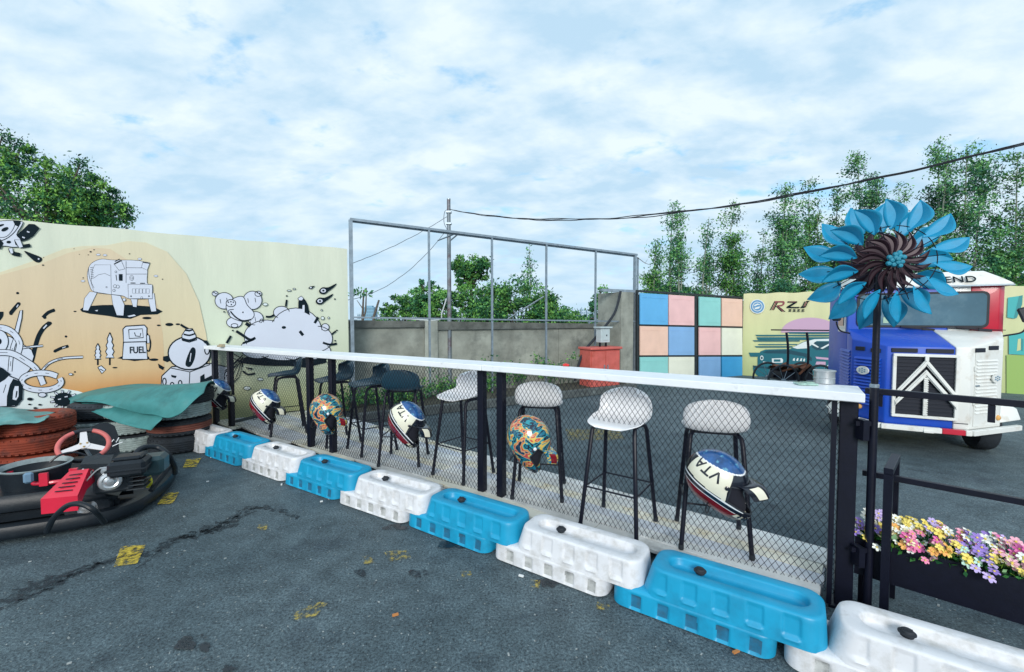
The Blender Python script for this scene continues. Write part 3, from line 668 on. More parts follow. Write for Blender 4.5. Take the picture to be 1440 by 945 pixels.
class Art:
    def __init__(s): s.b = {}
    def fill(s, o, sc, pts, m, lay, sm=0, ink=0):
        P = spline(pts, sm, True) if sm else pts
        P = [p for p in P]
        s.n = getattr(s, 'n', 0)+1; lay += s.n*.02
        q = s.b.setdefault(m.name, MB()); q.add([onmural(o[0]+p[0]/sc, o[1]+p[1]/sc, lay) for p in P], [tuple(range(len(P)))])
        if ink: s.line(o, sc, list(P)+[P[0]], ink, INK, lay+.35)
    def line(s, o, sc, pts, wpx, m, lay, sm=0, taper=0):
        P = spline(pts, sm) if sm else [np.array(p, float) for p in pts]; q = s.b.setdefault(m.name, MB()); A = []; B = []
        k = len(P)
        for i in range(k):
            d = P[min(i+1, k-1)]-P[max(i-1, 0)]; d = d/(np.linalg.norm(d)+1e-9); n = np.array([-d[1], d[0]])*wpx/2*(1-taper*i/(k-1))
            A.append(onmural(o[0]+(P[i]+n)[0]/sc, o[1]+(P[i]+n)[1]/sc, lay)); B.append(onmural(o[0]+(P[i]-n)[0]/sc, o[1]+(P[i]-n)[1]/sc, lay))
        q.grid([A, B])
    def disc(s, o, sc, c, rx, ry, m, lay, ink=0, rot=0, n=28):
        pts = [(c[0]+rx*math.cos(t)*math.cos(rot)-ry*math.sin(t)*math.sin(rot), c[1]+rx*math.cos(t)*math.sin(rot)+ry*math.sin(t)*math.cos(rot)) for t in [2*math.pi*i/n for i in range(n)]]
        s.fill(o, sc, pts, m, lay, 0, ink)
    def done(s, name):
        root = None
        for k, q in s.b.items():
            o = q.build(name if root is None else 'print_colour', bpy.data.materials[k], mu if root is None else root, world=True, fix=False)
            if root is None: root = o
        return root
o1, s1 = (0, 290), 5.558; o2, s2 = (240, 280), 2.953; o3, s3 = (0, 400), 2.487; o4, s4 = (0, 380), 4.293; PX = (0, 0)
A = Art()   # dunes
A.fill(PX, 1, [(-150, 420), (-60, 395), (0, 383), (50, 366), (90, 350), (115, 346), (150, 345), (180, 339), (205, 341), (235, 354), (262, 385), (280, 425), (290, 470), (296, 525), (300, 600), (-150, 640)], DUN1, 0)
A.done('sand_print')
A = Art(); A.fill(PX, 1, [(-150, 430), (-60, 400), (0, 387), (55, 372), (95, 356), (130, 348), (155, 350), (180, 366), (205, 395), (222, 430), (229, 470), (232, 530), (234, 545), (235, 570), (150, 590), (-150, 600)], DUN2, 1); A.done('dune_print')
A = Art(); A.fill(PX, 1, [(-150, 545), (-60, 540), (0, 552), (45, 545), (80, 545), (110, 550), (140, 560), (160, 575), (180, 600), (60, 700), (-150, 740)], PLB, 2); A.done('pale_foreground_print')
A = Art()   # walking tank machine
A.fill(o1, s1, [(625, 808), (660, 782), (800, 772), (1000, 770), (1200, 785), (1272, 822), (1230, 845), (1100, 850), (1020, 880), (920, 872), (850, 858), (700, 840), (640, 825)], INK, 3)
for q in ([(740, 815), (765, 810), (760, 822)], [(995, 858), (1050, 846), (1062, 856), (1010, 866)]): A.fill(o1, s1, q, PWH, 4)
A.disc(o1, s1, (1148, 874), 36, 10, INK, 3); A.disc(o1, s1, (586, 822), 12, 5, INK, 3)
A.fill(o1, s1, [(700, 668), (760, 672), (690, 816), (648, 812), (660, 720)], PWH, 5, 0, 2.6)
A.fill(o1, s1, [(1020, 720), (1075, 720), (1068, 788), (1040, 786)], PWH, 5, 0, 2.6)
A.fill(o1, s1, [(1160, 680), (1205, 680), (1222, 820), (1182, 824), (1160, 740)], PWH, 5, 0, 2.6)
A.fill(o1, s1, [(740, 430), (800, 412), (880, 420), (1090, 425), (1150, 470), (1150, 600), (1190, 615), (1190, 690), (1160, 722), (1010, 722), (960, 700), (860, 688), (735, 670), (700, 620), (682, 540), (700, 465)], PWH, 6, 3, 3)
A.fill(o1, s1, [(740, 458), (865, 458), (870, 690), (735, 668), (712, 600), (722, 500)], PWH, 7, 0, 2.4)
A.line(o1, s1, [(735, 560), (770, 535), (820, 525), (862, 545)], 2.4, INK, 8); A.line(o1, s1, [(690, 480), (700, 560), (735, 640)], 3, INK, 8, 5)
for k in range(7): A.line(o1, s1, [(705+k, 480+k*14), (728+k, 476+k*14)], 3, INK, 8)
A.fill(o1, s1, [(870, 690), (940, 700), (972, 770), (965, 855), (912, 852), (880, 760)], PWH, 7, 0, 2.6)
A.fill(o1, s1, [(890, 450), (945, 418), (975, 490), (930, 500)], PWH, 8, 0, 2.6); A.line(o1, s1, [(893, 452), (950, 424)], 9, INK, 8.6); A.line(o1, s1, [(897, 432), (935, 412)], 6, INK, 8.6)
A.fill(o1, s1, [(1118, 432), (1172, 440), (1150, 500), (1105, 478)], PWH, 8, 0, 2.6); A.line(o1, s1, [(1117, 438), (1168, 446)], 8, INK, 8.6)
A.line(o1, s1, [(985, 480), (1145, 482)], 2.6, INK, 8); A.line(o1, s1, [(985, 430), (985, 600)], 2.6, INK, 8); A.line(o1, s1, [(985, 530), (1148, 530)], 2.4, INK, 8)
A.disc(o1, s1, (1028, 560), 15, 20, PWH, 8, 2.4); A.disc(o1, s1, (1028, 560), 7, 9, PWH, 9, 2); A.fill(o1, s1, [(930, 530), (958, 530), (958, 582), (930, 582)], INK, 8); A.line(o1, s1, [(906, 535), (912, 580)], 5, INK, 8); A.line(o1, s1, [(924, 528), (928, 585)], 3, PWH, 9)
A.fill(o1, s1, [(1000, 610), (1190, 612), (1190, 722), (1005, 722)], PWH, 9, 0, 2.6)
for k in range(5): A.fill(o1, s1, [(1035+k*27, 645), (1058+k*27, 645), (1058+k*27, 680), (1035+k*27, 680)], PWH, 10, 0, 2.0)
for k in range(2): A.disc(o1, s1, (1024+k*140, 703), 6, 6, INK, 10)
for c, r in (((898, 625), 12), ((920, 628), 12), ((890, 657), 9), ((905, 512), 7), ((832, 632), 5), ((970, 730), 12), ((1108, 715), 8)): A.disc(o1, s1, c, r, r, PWH, 8.5, 2.6)
for x, y in ((1020, 600), (1095, 602)): A.line(o1, s1, [(x, y), (x+38, y)], 6, INK, 9.5)
for x, y, r in ((620, 376, 4), (708, 356, 9), (578, 332, 4), (690, 380, 5), (1012, 372, 6), (340, 400, 4), (735, 340, 6), (1270, 570, 6), (650, 560, 6)): A.disc(o1, s1, (x, y), r, r*.6, INK, 3)
for x, y in ((768, 378), (820, 382), (1218, 545), (648, 584), (1092, 412)): A.disc(o1, s1, (x, y), 16, 8, PWH, 3, 1.6)
A.done('machine_print')
A = Art()   # falling figure at the top edge, cut off by the edge of the sheet
A.fill(o1, s1, [(132, 225), (225, 138), (270, 140), (310, 172), (290, 195), (262, 232), (215, 262), (170, 275)], INK, 3)
A.fill(o1, s1, [(-300, 130), (-60, 120), (60, 112), (170, 118), (170, 150), (130, 220), (160, 260), (150, 310), (100, 320), (20, 310), (-120, 330), (-260, 300)], PWH, 4, 3, 5)
A.fill(o1, s1, [(110, 262), (160, 262), (175, 300), (232, 292), (240, 318), (165, 328), (120, 300)], INK, 4); A.fill(o1, s1, [(112, 262), (158, 262), (180, 318), (150, 326)], PWH, 5, 0, 3)
A.fill(o1, s1, [(62, 330), (98, 325), (100, 352), (160, 366), (156, 395), (100, 385), (72, 360)], INK, 4); A.fill(o1, s1, [(66, 330), (96, 326), (104, 366), (84, 372)], PWH, 5, 0, 3)
A.fill(o1, s1, [(188, 350), (250, 370), (318, 398), (328, 420), (310, 438), (280, 436), (240, 405)], INK, 4, 4); A.disc(o1, s1, (302, 412), 7, 6, PWH, 5); A.disc(o1, s1, (336, 460), 9, 5, INK, 4)
A.line(o1, s1, [(-100, 290), (30, 262), (110, 205), (160, 130)], 6, INK, 5.5, 6); A.line(o1, s1, [(-60, 240), (40, 240), (95, 190), (120, 130)], 4, INK, 5.5, 6); A.disc(o1, s1, (68, 280), 18, 11, INK, 5.5); A.disc(o1, s1, (38, 180), 30, 14, INK, 5.5, 0, -.4); A.disc(o1, s1, (5, 150), 28, 8, INK, 5.5, 0, -.3)
A.fill(o1, s1, [(100, 112), (165, 118), (140, 158), (118, 148)], INK, 5.5); A.fill(o1, s1, [(0, 255), (28, 290), (0, 335), (-60, 320)], INK, 6)
for x, y in ((222, 198), (186, 242)): A.fill(o1, s1, [(x-12, y-6), (x+10, y+2), (x+6, y+10), (x-12, y+4)], PWH, 6)
A.done('falling_figure_print')
A = Art()   # fuel pump and little trees
A.fill(o3, s3, [(410, 258), (430, 250), (520, 252), (524, 262), (470, 268)], INK, 3)
A.fill(o3, s3, [(432, 200), (510, 196), (516, 262), (428, 262)], PWH, 4, 0, 4); A.fill(o3, s3, [(440, 146), (505, 142), (514, 152), (512, 200), (432, 202), (430, 156)], PWH, 5, 0, 4)
A.fill(o3, s3, [(450, 158), (498, 155), (501, 186), (452, 189)], PWH, 6, 0, 3); A.line(o3, s3, [(470, 168), (474, 180), (490, 182), (492, 170)], 3, INK, 7); A.line(o3, s3, [(514, 170), (526, 200), (522, 232), (512, 228)], 5, INK, 4, 5)
A.fill(o3, s3, [(512, 176), (522, 178), (524, 204), (514, 206)], PWH, 6, 0, 3)
for cx_, top, bot, w_ in ((342, 206, 268, 11), (384, 168, 268, 15)):
    pts = [(cx_, top)]+[(cx_+w_*(.6+.4*(q % 2))*(.5+.5*min(1, q/4)), top+(bot-top)*(q+1)/9) for q in range(8)]+[(cx_-w_*(.6+.4*(q % 2))*(.5+.5*min(1, q/4)), top+(bot-top)*(q+1)/9) for q in range(7, -1, -1)]
    A.line(o3, s3, [(cx_, bot-12), (cx_, bot+14)], 6, INK, 3); A.fill(o3, s3, pts, PWH, 4, 0, 3.4)
A.fill(o3, s3, [(342, 290), (354, 284), (370, 298), (356, 312)], PWH, 3, 0, 3); A.line(o3, s3, [(350, 296), (362, 302)], 3, INK, 4)
for x, y, r in ((402, 291, 9), (538, 263, 16)): A.disc(o3, s3, (x, y), r, r*.28, INK, 3)
A.done('fuel_pump_print')
q = place_text('FUEL', .118, onmural(481/s3, 400+230/s3, 7), MD, Z, INK, mu, sx=.62, bold=.002)
A = Art()   # bomb on a box
A.fill(o3, s3, [(570, 252), (604, 246), (606, 262), (585, 272), (570, 266)], INK, 3); A.fill(o3, s3, [(552, 276), (575, 290), (570, 300), (556, 292)], INK, 3)
A.fill(o3, s3, [(566, 320), (600, 288), (740, 276), (800, 290), (800, 400), (560, 400)], PWH, 3, 0, 4); A.line(o3, s3, [(596, 292), (664, 306), (735, 280)], 3, INK, 4); A.line(o3, s3, [(664, 306), (660, 380)], 3, INK, 4)
A.fill(o3, s3, [(700, 322), (715, 312), (716, 330), (740, 318), (742, 334), (700, 344)], INK, 4); A.disc(o3, s3, (575, 340), 6, 12, PWH, 4, 4); A.disc(o3, s3, (630, 346), 6, 10, PWH, 4, 4); A.disc(o3, s3, (602, 350), 6, 7, PWH, 4, 4); A.fill(o3, s3, [(598, 316), (618, 320), (614, 328), (600, 324)], INK, 4)
A.disc(o3, s3, (662, 240), 74, 58, PWH, 5, 5); A.fill(o3, s3, [(660, 240), (672, 220), (684, 228), (680, 262), (665, 288), (650, 284), (650, 268)], INK, 6, 3); A.line(o3, s3, [(668, 240), (664, 270)], 3, PWH, 7)
A.fill(o3, s3, [(638, 196), (636, 178), (650, 156), (672, 154), (684, 176), (688, 194), (662, 202)], PWH, 6, 0, 3); A.line(o3, s3, [(636, 190), (662, 196), (686, 188)], 8, INK, 7, 3); A.line(o3, s3, [(642, 174), (662, 178), (682, 172)], 6, INK, 7, 3); A.line(o3, s3, [(648, 160), (662, 162), (674, 158)], 6, INK, 7)
A.line(o3, s3, [(658, 156), (640, 146), (632, 140)], 8, INK, 5, 3)
A.disc(o3, s3, (724, 230), 8, 14, PWH, 6, 4); A.fill(o3, s3, [(706, 194), (724, 196), (734, 212), (716, 206)], INK, 6)
for x, y, r in ((592, 140, 14), (555, 143, 7), (622, 139, 8)): A.disc(o3, s3, (x, y), r, r*.4, INK, 3)
A.done('bomb_print')
A = Art()   # tangle of tentacles and wheel at the left
for pts, w_ in (([(300, 318), (262, 350), (232, 400), (210, 470), (185, 560), (120, 640)], 28), ([(115, 200), (90, 228), (62, 262)], 24), ([(330, 240), (290, 256), (258, 286)], 20), ([(412, 458), (370, 470), (328, 490)], 18), ([(8, 250), (6, 275), (-14, 300)], 26)):
    A.line(o4, s4, pts, w_, INK, 3, 6)
for c, r in (((300, 320), 13), ((112, 202), 12), ((322, 242), 11), ((404, 460), 11), ((106, 138), 9), ((398, 400), 8), ((66, 262), 11), ((330, 490), 8), ((452, 614), 6), ((270, 286), 10)): A.disc(o4, s4, c, r, r*.8, INK, 3)
A.line(o4, s4, [(282, 330), (262, 352)], 8, PWH, 4); A.line(o4, s4, [(110, 208), (100, 224)], 6, PWH, 4); A.line(o4, s4, [(396, 462), (376, 470)], 5, PWH, 4)
A.fill(o4, s4, [(-300, 480), (0, 400), (60, 400), (190, 480), (205, 520), (180, 600), (100, 680), (-300, 700)], PWH, 4, 0, 5)
A.fill(o4, s4, [(85, 380), (100, 320), (120, 245), (135, 240), (132, 290), (112, 380)], PWH, 5, 0, 5)
def tent(pts, w_, lay):
    A.line(o4, s4, pts, w_+9, INK, lay, 8); A.line(o4, s4, pts, w_, PWH, lay+.5, 8)
    P = spline(pts, 8)
    for i in range(4, len(P)-4, 9): A.line(o4, s4, P[i:i+4], 3, INK, lay+1)
tent([(130, 470), (190, 462), (258, 456)], 7, 5); tent([(250, 610), (300, 560), (380, 532), (500, 524)], 9, 5)
tent([(-60, 350), (20, 350), (80, 380), (118, 440), (108, 500)], 34, 6); tent([(60, 610), (66, 540), (75, 470), (100, 400)], 20, 5.5)
tent([(-60, 500), (60, 500), (150, 545), (220, 600), (262, 690)], 32, 8)
ring_ = [(250+120*math.cos(t), 672+52*math.sin(t)) for t in [i*.5-.4 for i in range(13)]]; tent(ring_, 30, 9.5)
A.disc(o4, s4, (-10, 430), 60, 70, PWH, 7, 5); A.disc(o4, s4, (-4, 430), 14, 18, INK, 8)
A.fill(o4, s4, [(-300, 640), (-10, 580), (60, 640), (110, 660), (136, 700), (132, 780), (90, 822), (-300, 830)], PWH, 11, 0, 6)
A.fill(o4, s4, [(-60, 590), (10, 588), (62, 628), (30, 660), (-20, 690)], INK, 12); A.fill(o4, s4, [(60, 690), (80, 655), (120, 668), (136, 700), (134, 770), (108, 815), (40, 822), (42, 760)], INK, 12)
A.fill(o4, s4, [(90, 700), (112, 700), (112, 760), (98, 785), (76, 780), (80, 730)], PWH, 13); A.fill(o4, s4, [(98, 728), (106, 730), (100, 768), (92, 770)], INK, 14); A.line(o4, s4, [(36, 690), (20, 740)], 4, INK, 12)
A.disc(o4, s4, (385, 780), 62, 42, INK, 11)
for k in range(11): t = k*.571; A.line(o4, s4, [(385+50*math.cos(t), 780+34*math.sin(t)), (385+86*math.cos(t), 780+58*math.sin(t))], 13, INK, 11.5); A.line(o4, s4, [(385+58*math.cos(t), 780+40*math.sin(t)), (385+82*math.cos(t), 780+55*math.sin(t))], 7, PWH, 12)
for x, y in ((350, 780), (390, 765), (420, 775)): A.line(o4, s4, [(x, y), (x+18, y-3)], 6, PWH, 12.5)
for x, y, r in ((180, 778, 17), (178, 810, 9), (240, 812, 10), (212, 832, 11), (85, 848, 7), (426, 628, 12)): A.disc(o4, s4, (x, y), r, r*.55, INK if r != 12 else PWH, 11, 0 if r != 12 else 3)
A.disc(o4, s4, (255, 752), 24, 14, PWH, 10.5, 5)
A.done('tentacle_print')
A = Art()   # balloon figure
for c, rx, ry in (((222, 422), 38, 34), ((340, 420), 39, 38), ((184, 392), 12, 10), ((364, 393), 14, 11), ((264, 512), 32, 22), ((352, 495), 32, 28), ((265, 525), 14, 8), ((378, 508), 8, 10)):
    A.disc(o2, s2, c, rx, ry, PWH, 4, 3)
A.fill(o2, s2, [(232, 440), (262, 412), (300, 405), (318, 440), (345, 470), (340, 495), (300, 508), (250, 490), (234, 462)], PWH, 5, 4, 3); A.disc(o2, s2, (250, 432), 20, 15, PWH, 6, 3)
A.line(o2, s2, [(248, 466), (270, 490), (300, 505), (335, 500)], 6, INK, 6, 5); A.line(o2, s2, [(262, 458), (240, 462), (246, 480)], 3, INK, 6, 3)
for x, y in ((180, 388), (188, 392), (240, 428), (250, 426), (260, 428), (252, 438), (360, 388), (370, 392), (300, 470)): A.disc(o2, s2, (x, y), 3, 3, INK, 7)
for x, y in ((205, 415), (232, 410), (320, 412), (350, 410), (350, 490), (330, 508)): A.line(o2, s2, [(x, y), (x+3, y+18)], 2, INK, 7)
A.done('balloon_figure_print')
A = Art()   # cloud and splashes
A.disc(o2, s2, (470, 675), 180, 18, INK, 3); A.fill(o2, s2, [(290, 665), (340, 645), (560, 660), (655, 650), (640, 680), (560, 700), (470, 690), (350, 688)], INK, 3)
for c, rx, ry in (((460, 470), 33, 25), ((642, 532), 16, 15), ((400, 570), 95, 68), ((520, 560), 110, 108), ((612, 580), 60, 52), ((360, 620), 70, 42), ((470, 620), 120, 50), ((590, 630), 75, 36)):
    A.disc(o2, s2, c, rx, ry, PWH, 4, 3.2)
for c, rx, ry in (((405, 572), 90, 62), ((515, 565), 104, 100), ((608, 584), 52, 44), ((470, 612), 120, 46), ((370, 618), 60, 34), ((570, 622), 60, 30), ((420, 600), 80, 50), ((530, 600), 90, 50)): A.disc(o2, s2, c, rx, ry, PWH, 5)
for pts, w_ in (([(272, 548), (300, 566), (330, 584), (352, 576)], 11), ([(300, 598), (325, 590), (345, 582)], 9), ([(250, 568), (240, 585), (232, 598)], 10), ([(395, 488), (415, 488), (430, 480)], 8), ([(478, 446), (482, 418)], 8), ([(598, 515), (612, 490)], 11), ([(668, 562), (686, 548)], 7), ([(632, 596), (660, 604), (690, 600)], 9), ([(536, 548), (550, 566)], 12), ([(600, 655), (625, 664), (655, 652)], 6), ([(300, 714), (320, 728), (350, 724)], 8), ([(312, 700), (340, 706)], 5), ([(312, 515), (330, 528)], 14)):
    A.line(o2, s2, pts, w_, INK, 6, 4)
A.disc(o2, s2, (470, 533), 9, 6, INK, 6)
for x, y in ((650, 372), (636, 415)):
    A.fill(o2, s2, [(x-34, y+8), (x-20, y-6), (x+5, y-6), (x+38, y-22), (x+30, y-8), (x+6, y+10), (x-10, y+22), (x-28, y+20)], INK, 4, 3); A.disc(o2, s2, (x-16, y+8), 11, 8, PWH, 5); A.disc(o2, s2, (x-16, y+8), 5, 4, INK, 6)
A.fill(o2, s2, [(570, 370), (580, 362), (600, 360), (585, 374)], INK, 4); A.disc(o2, s2, (582, 367), 4, 3, PWH, 5)
A.fill(o2, s2, [(530, 425), (545, 405), (560, 420), (570, 440), (578, 482), (555, 470), (545, 455), (530, 455)], INK, 6); A.fill(o2, s2, [(528, 412), (542, 402), (552, 412), (545, 422), (532, 420)], PWH, 7, 0, 2.5); A.fill(o2, s2, [(548, 440), (556, 440), (556, 470), (546, 470)], PWH, 7)
for x, y, rx, ry in ((631, 494, 7, 7), (656, 493, 4, 4), (627, 461, 4, 3), (492, 380, 9, 3), (513, 373, 6, 3), (393, 437, 10, 6), (330, 705, 8, 4), (372, 748, 12, 6), (317, 785, 14, 8)): A.disc(o2, s2, (x, y), rx, ry, PLB, 4, 2.2)
for x, y in ((682, 415), (520, 500), (482, 402), (683, 588), (690, 545), (222, 468), (258, 546)): A.disc(o2, s2, (x, y), 4, 3, INK, 4)
for k in range(10): A.line(o2, s2, [(250+random.uniform(-50, 20), 690+k*12), (250+random.uniform(-20, 40), 640+k*14), (300, 640+random.uniform(0, 60))], 3, INK, 4, 4)
A.done('cloud_print')
# timber offcuts and clutter at the foot of the mural
for (x0, y0), (x1, y1), lab in (((318, 602), (428, 584), 'long dark plank lying on the ground at the foot of the mural behind the stools'),):
    p0, p1 = gp(x0, y0, .03), gp(x1, y1, .03); o = thing('loose_plank', tuple((p0+p1)/2*np.array([1, 1, 0])), lab, 'plank'); b = MB(); b.beam(p0, p1, .14, .05, bev=.004); b.beam(p0+np.array([.05, .1, .05]), p1+np.array([-.4, .12, .05]), .10, .04, bev=.004); b.build('board', mat('dark_timber', (.03, .045, .05), .8, 0, .4, 8), o, world=True)
# ------------------------------------------------------------------ bare steel frame standing beside the mural
FA = np.array([-2.585, 6.99, 0]); FB = np.array([2.86, 9.9, 0]); FD = unit(FB-FA); FN = np.array([FD[1], -FD[0], 0]); FLn = np.linalg.norm(FB-FA); FV = -FN
def fz(a): return 3.085-.145*a/FLn
fr = thing('steel_frame', tuple(FA), 'tall open frame of thin galvanised steel tubes beside the mural', 'frame')
def at_frame(px): p = on(px, 450, FA, FN); return float((p-FA)@FD)
for i, px in enumerate((495, 604, 692, 768, 837, 892)):
    a = at_frame(px); r_ = .032 if i in (0, 5) else .020; b = MB(); b.box(FA+FD*a+Z*fz(a)/2, (r_*1.7, r_*1.7, fz(a)-.0), [FD, FN, Z]); b.build('upright', GALV, fr, world=True)
a = at_frame(897); b = MB(); b.box(FA+FD*a-FN*.02+Z*1.45, (.03, .03, 2.9), [FD, FN, Z]); b.build('upright', GALV, fr, world=True)
b = MB(); b.beam(FA+Z*3.095-FD*.02, FA+FD*FLn+Z*2.955, .045, .04); b.beam(FA+Z*3.075-FN*.05, FA+FD*FLn+Z*2.925-FN*.05, .03, .03); b.build('top_rail', GALV, fr, world=True)
b = MB(); b.beam(FA+FN*.03+Z*1.52, FA+FD*FLn+FN*.03+Z*1.43, .028, .028); b.build('mid_rail', GALV, fr, world=True)
for px in (766, 640):
    a = at_frame(px); b = MB()
    if px == 766: b.tube([FA+FD*a+Z*1.95-FN*.03, FA+FD*(a-.6)+Z*1.5-FN*.45], .015, 6)
    else: b.tube([FA+FD*a+Z*(fz(a)-.02)-FN*.04, FA+FD*(a-.2)+Z*(fz(a)-.1)-FN*.35], .012, 6)
    b.build('brace', GALV, fr, world=True)
# ------------------------------------------------------------------ concrete boundary wall with cap and piers, taller end pier
cw = thing('concrete_wall', tuple(FA+FV*.5), 'low stained bare concrete wall with a projecting cap behind the steel frame', 'wall')
WA = FA+FV*.55-FD*.6; WL = at_frame(858)+.75
def wz(a): return 1.475-.105*max(0, a-.6)/WL
def slab(n, a0, a1, z0, z1a, z1b, th_, off, m, p=cw):
    b = MB(); base = WA-FV*off; b.prism([base+FD*a0+Z*z0, base+FD*a1+Z*z0, base+FD*a1+Z*z1b, base+FD*a0+Z*z1a], FV*th_); return b.build(n, m, p, world=True)
segs = [(0, 1.95), (2.2, 5.0), (5.0, WL)]
for a0, a1 in segs: slab('wall_panel', a0+.004, a1-.004, 0, wz(a0)-.09, wz(a1)-.09, .22, 0, CONC)
slab('pier', 1.95, 2.2, 0, wz(2)+.01, wz(2)+.005, .32, .04, mat('pier_concrete', (.32, .34, .30), .9, 0, .25, 3, bump=.4, bscale=25, dirt=(.14, .15, .14), dscale=2))
for a0, a1 in ((0, 1.947), (2.203, WL)): slab('cap', a0, a1, wz(a0)-.092 if 0 else wz((a0+a1)/2)-.13, wz(a0), wz(a1), .34, .05, mat('dark_cap_concrete', (.12, .13, .12), .9, 0, .35, 4, bump=.3, dirt=(.05, .055, .05), dscale=3))
ep = thing('end_pier', (2.4, 9.6, 0), 'taller square concrete pier with a flat roof bar beside the red cabinet', 'pier')
EC = np.array([2.42, 9.55, 0]); b = MB(); b.prism([EC, EC+FD*.36, EC+FD*.36+FV*.8, EC+FV*.8], Z*2.09); b.build('pier_block', CONC, ep, world=True)
b = MB(); b.beam(EC+FD*-.32+FV*.3+Z*2.14, EC+FD*.5+FV*.1+Z*2.12, .09, .06); b.build('roof_bar', GALV, ep, world=True)
b = MB(); b.tube(spline([EC-FN*0+FD*-.05+Z*2.1-FV*.03, EC-FD*.25+Z*1.6-FV*.05, EC-FD*.75+Z*1.1-FV*.05, EC-FD*1.1+Z*.75-FV*.05, EC-FD*1.3+Z*.2-FV*.05], 6), .028, 8); b.build('drain_hose', BLACKP, ep, world=True, smooth=True)
# kerb and planting strip
kb = MB(); K0 = gp(505, 596); K1 = gp(896, 549); KD = unit(K1-K0); KN = np.array([KD[1], -KD[0], 0]); KLn = np.linalg.norm(K1-K0)
kr = thing('kerb', tuple(K0), 'dark concrete kerb along the planting strip in front of the concrete wall', 'kerb')
for i in range(8):
    a0 = KLn/8*i; b = MB(); b.beam(K0+KD*(a0+.004)+Z*.07-KN*.05, K0+KD*(a0+KLn/8-.004)+Z*.07-KN*.05, .10, .14, bev=.01); b.build('kerb_stone', mat('kerb_concrete', (.085, .10, .10), .9, 0, .3, 5, bump=.4, bscale=30, dirt=(.22, .26, .26), dscale=7, dlo=.6, dhi=.8), kr, world=True)
b = MB(); b.add([K0-KN*.1+Z*.10, K1-KN*.1+Z*.10, K1-KN*.9+Z*.12, K0-KN*1.1+Z*.12], [(0, 1, 2, 3)]); o = b.build('planting_soil', mat('soil', (.05, .05, .035), .95, 0, .4, 8, bump=.6)); o['kind'] = 'structure'
if o.data.polygons[0].normal.z < 0: o.data.flip_normals()
# ------------------------------------------------------------------ red cabinet and meter box
RC = on(871, 540, EC-FV*.35, FN); RC[2] = 0; RC = RC-FD*.78
REDC = mat('faded_red_paint', (.55, .12, .10), .5, 0, .15, 4, dirt=(.45, .09, .06), dscale=5)
rc = thing('red_cabinet', tuple(RC+FD*.39), 'faded red two door steel cabinet standing against the concrete wall', 'cabinet')
b = MB(); b.prism([RC, RC+FD*.78, RC+FD*.78+FV*.35, RC+FV*.35], Z*.86); b.build('body', REDC, rc, world=True)
b = MB(); b.box(RC+FD*.39+FV*.16+Z*.885, (.84, .44, .05), [FD, FN, Z], bev=.01); b.build('lid', REDC, rc, world=True)
for k in (0, 1):
    b = MB(); b.box(RC+FD*(.205+.37*k)-FV*.012+Z*.44, (.35, .02, .76), [FD, FN, Z], bev=.004); d_ = b.build('door', REDC, rc, world=True)
    b = MB(); b.box(RC+FD*(.345+.09*k)-FV*.03+Z*.5, (.02, .02, .09), [FD, FN, Z]); b.build('handle', GALV, d_, world=False) if False else b.build('handle', GALV, d_, world=True)
mb_ = thing('meter_box', tuple(RC+FD*.45+FV*.2+Z*.92), 'small pale grey meter box on short legs above the red cabinet', 'meter box')
GREYB = mat('pale_grey_enamel', (.46, .54, .56), .4, 0, .08, 6)
q = RC+FD*.45+FV*.15; b = MB(); b.box(q+Z*1.15, (.24, .16, .30), [FD, FN, Z], bev=.006); b.build('box', GREYB, mb_, world=True)
b = MB(); b.box(q+Z*1.315, (.32, .24, .03), [FD, FN, Z], bev=.004); b.build('roof', GREYB, mb_, world=True)
for k in (-1, 1): b = MB(); b.box(q+FD*.08*k+Z*.957, (.03, .03, .086), [FD, FN, Z]); b.build('leg', BLACK, mb_, world=True)
b = MB(); b.box(q-FV*.085+Z*1.16, (.15, .012, .22), [FD, FN, Z]); b.box(q-FV*.095+FD*.02+Z*1.15, (.02, .012, .03), [FD, FN, Z], mi=1); b.build('door', [GREYB, BLACK], mb_, world=True)
# ------------------------------------------------------------------ wall of coloured panels
PA = atY(898, 450, 9.8); PA[2] = 0; PB = atY(1045, 450, 11.35); PB[2] = 0; PD = unit(PB-PA); PN = np.array([PD[1], -PD[0], 0])
pw = thing('coloured_panel_wall', tuple(PA), 'screen of pastel square panels in a dark steel grid', 'screen')
pc = {'blue': (.12, .42, .74), 'pink': (.80, .50, .50), 'teal': (.26, .60, .58), 'orange': (.80, .54, .43), 'cream': (.76, .78, .66), 'steel': (.22, .42, .70), 'azure': (.05, .34, .66)}
cols = [(899, 938), (939.5, 975), (982, 1012), (1014, 1042.5)]; names = [['blue', 'pink', 'teal', 'orange'], ['orange', 'steel', 'pink', 'cream'], ['teal', 'cream', 'steel', 'azure']]
rowsL = [(412, 456), (458.5, 499.5), (502, 545)]; rowsR = [(421, 459), (461.5, 499), (501.5, 533)]
for r_ in range(3):
    for c_ in range(4):
        x0, x1 = cols[c_]; P = []
        for x, y in ((x0, 0), (x1, 0), (x1, 1), (x0, 1)):
            t = (x-899)/(1042.5-899); yy = rowsL[r_][y]*(1-t)+rowsR[r_][y]*t; P.append(on(x, yy, PA, PN))
        c = sum(P)/4; P = [c+(p-c)*1.0 for p in P]
        nm = names[r_][c_]; b = MB(); b.prism([p+PN*.03 for p in P], -PN*.03)
        o = b.build('panel', mat('pastel_'+nm, pc[nm], .5, 0, .06, 3, bump=.1, bscale=4), pw, world=True)
        for f_ in (.13, .87):   # pressed crease near the top and foot of each sheet
            a_ = P[0]*(1-f_)+P[3]*f_; b_ = P[1]*(1-f_)+P[2]*f_; bb = MB(); bb.beam(a_*.92+b_*.08+PN*.032, a_*.08+b_*.92+PN*.032, .012, .006, up=PN); bb.build('crease', MATS['pastel_'+nm], o, world=True)
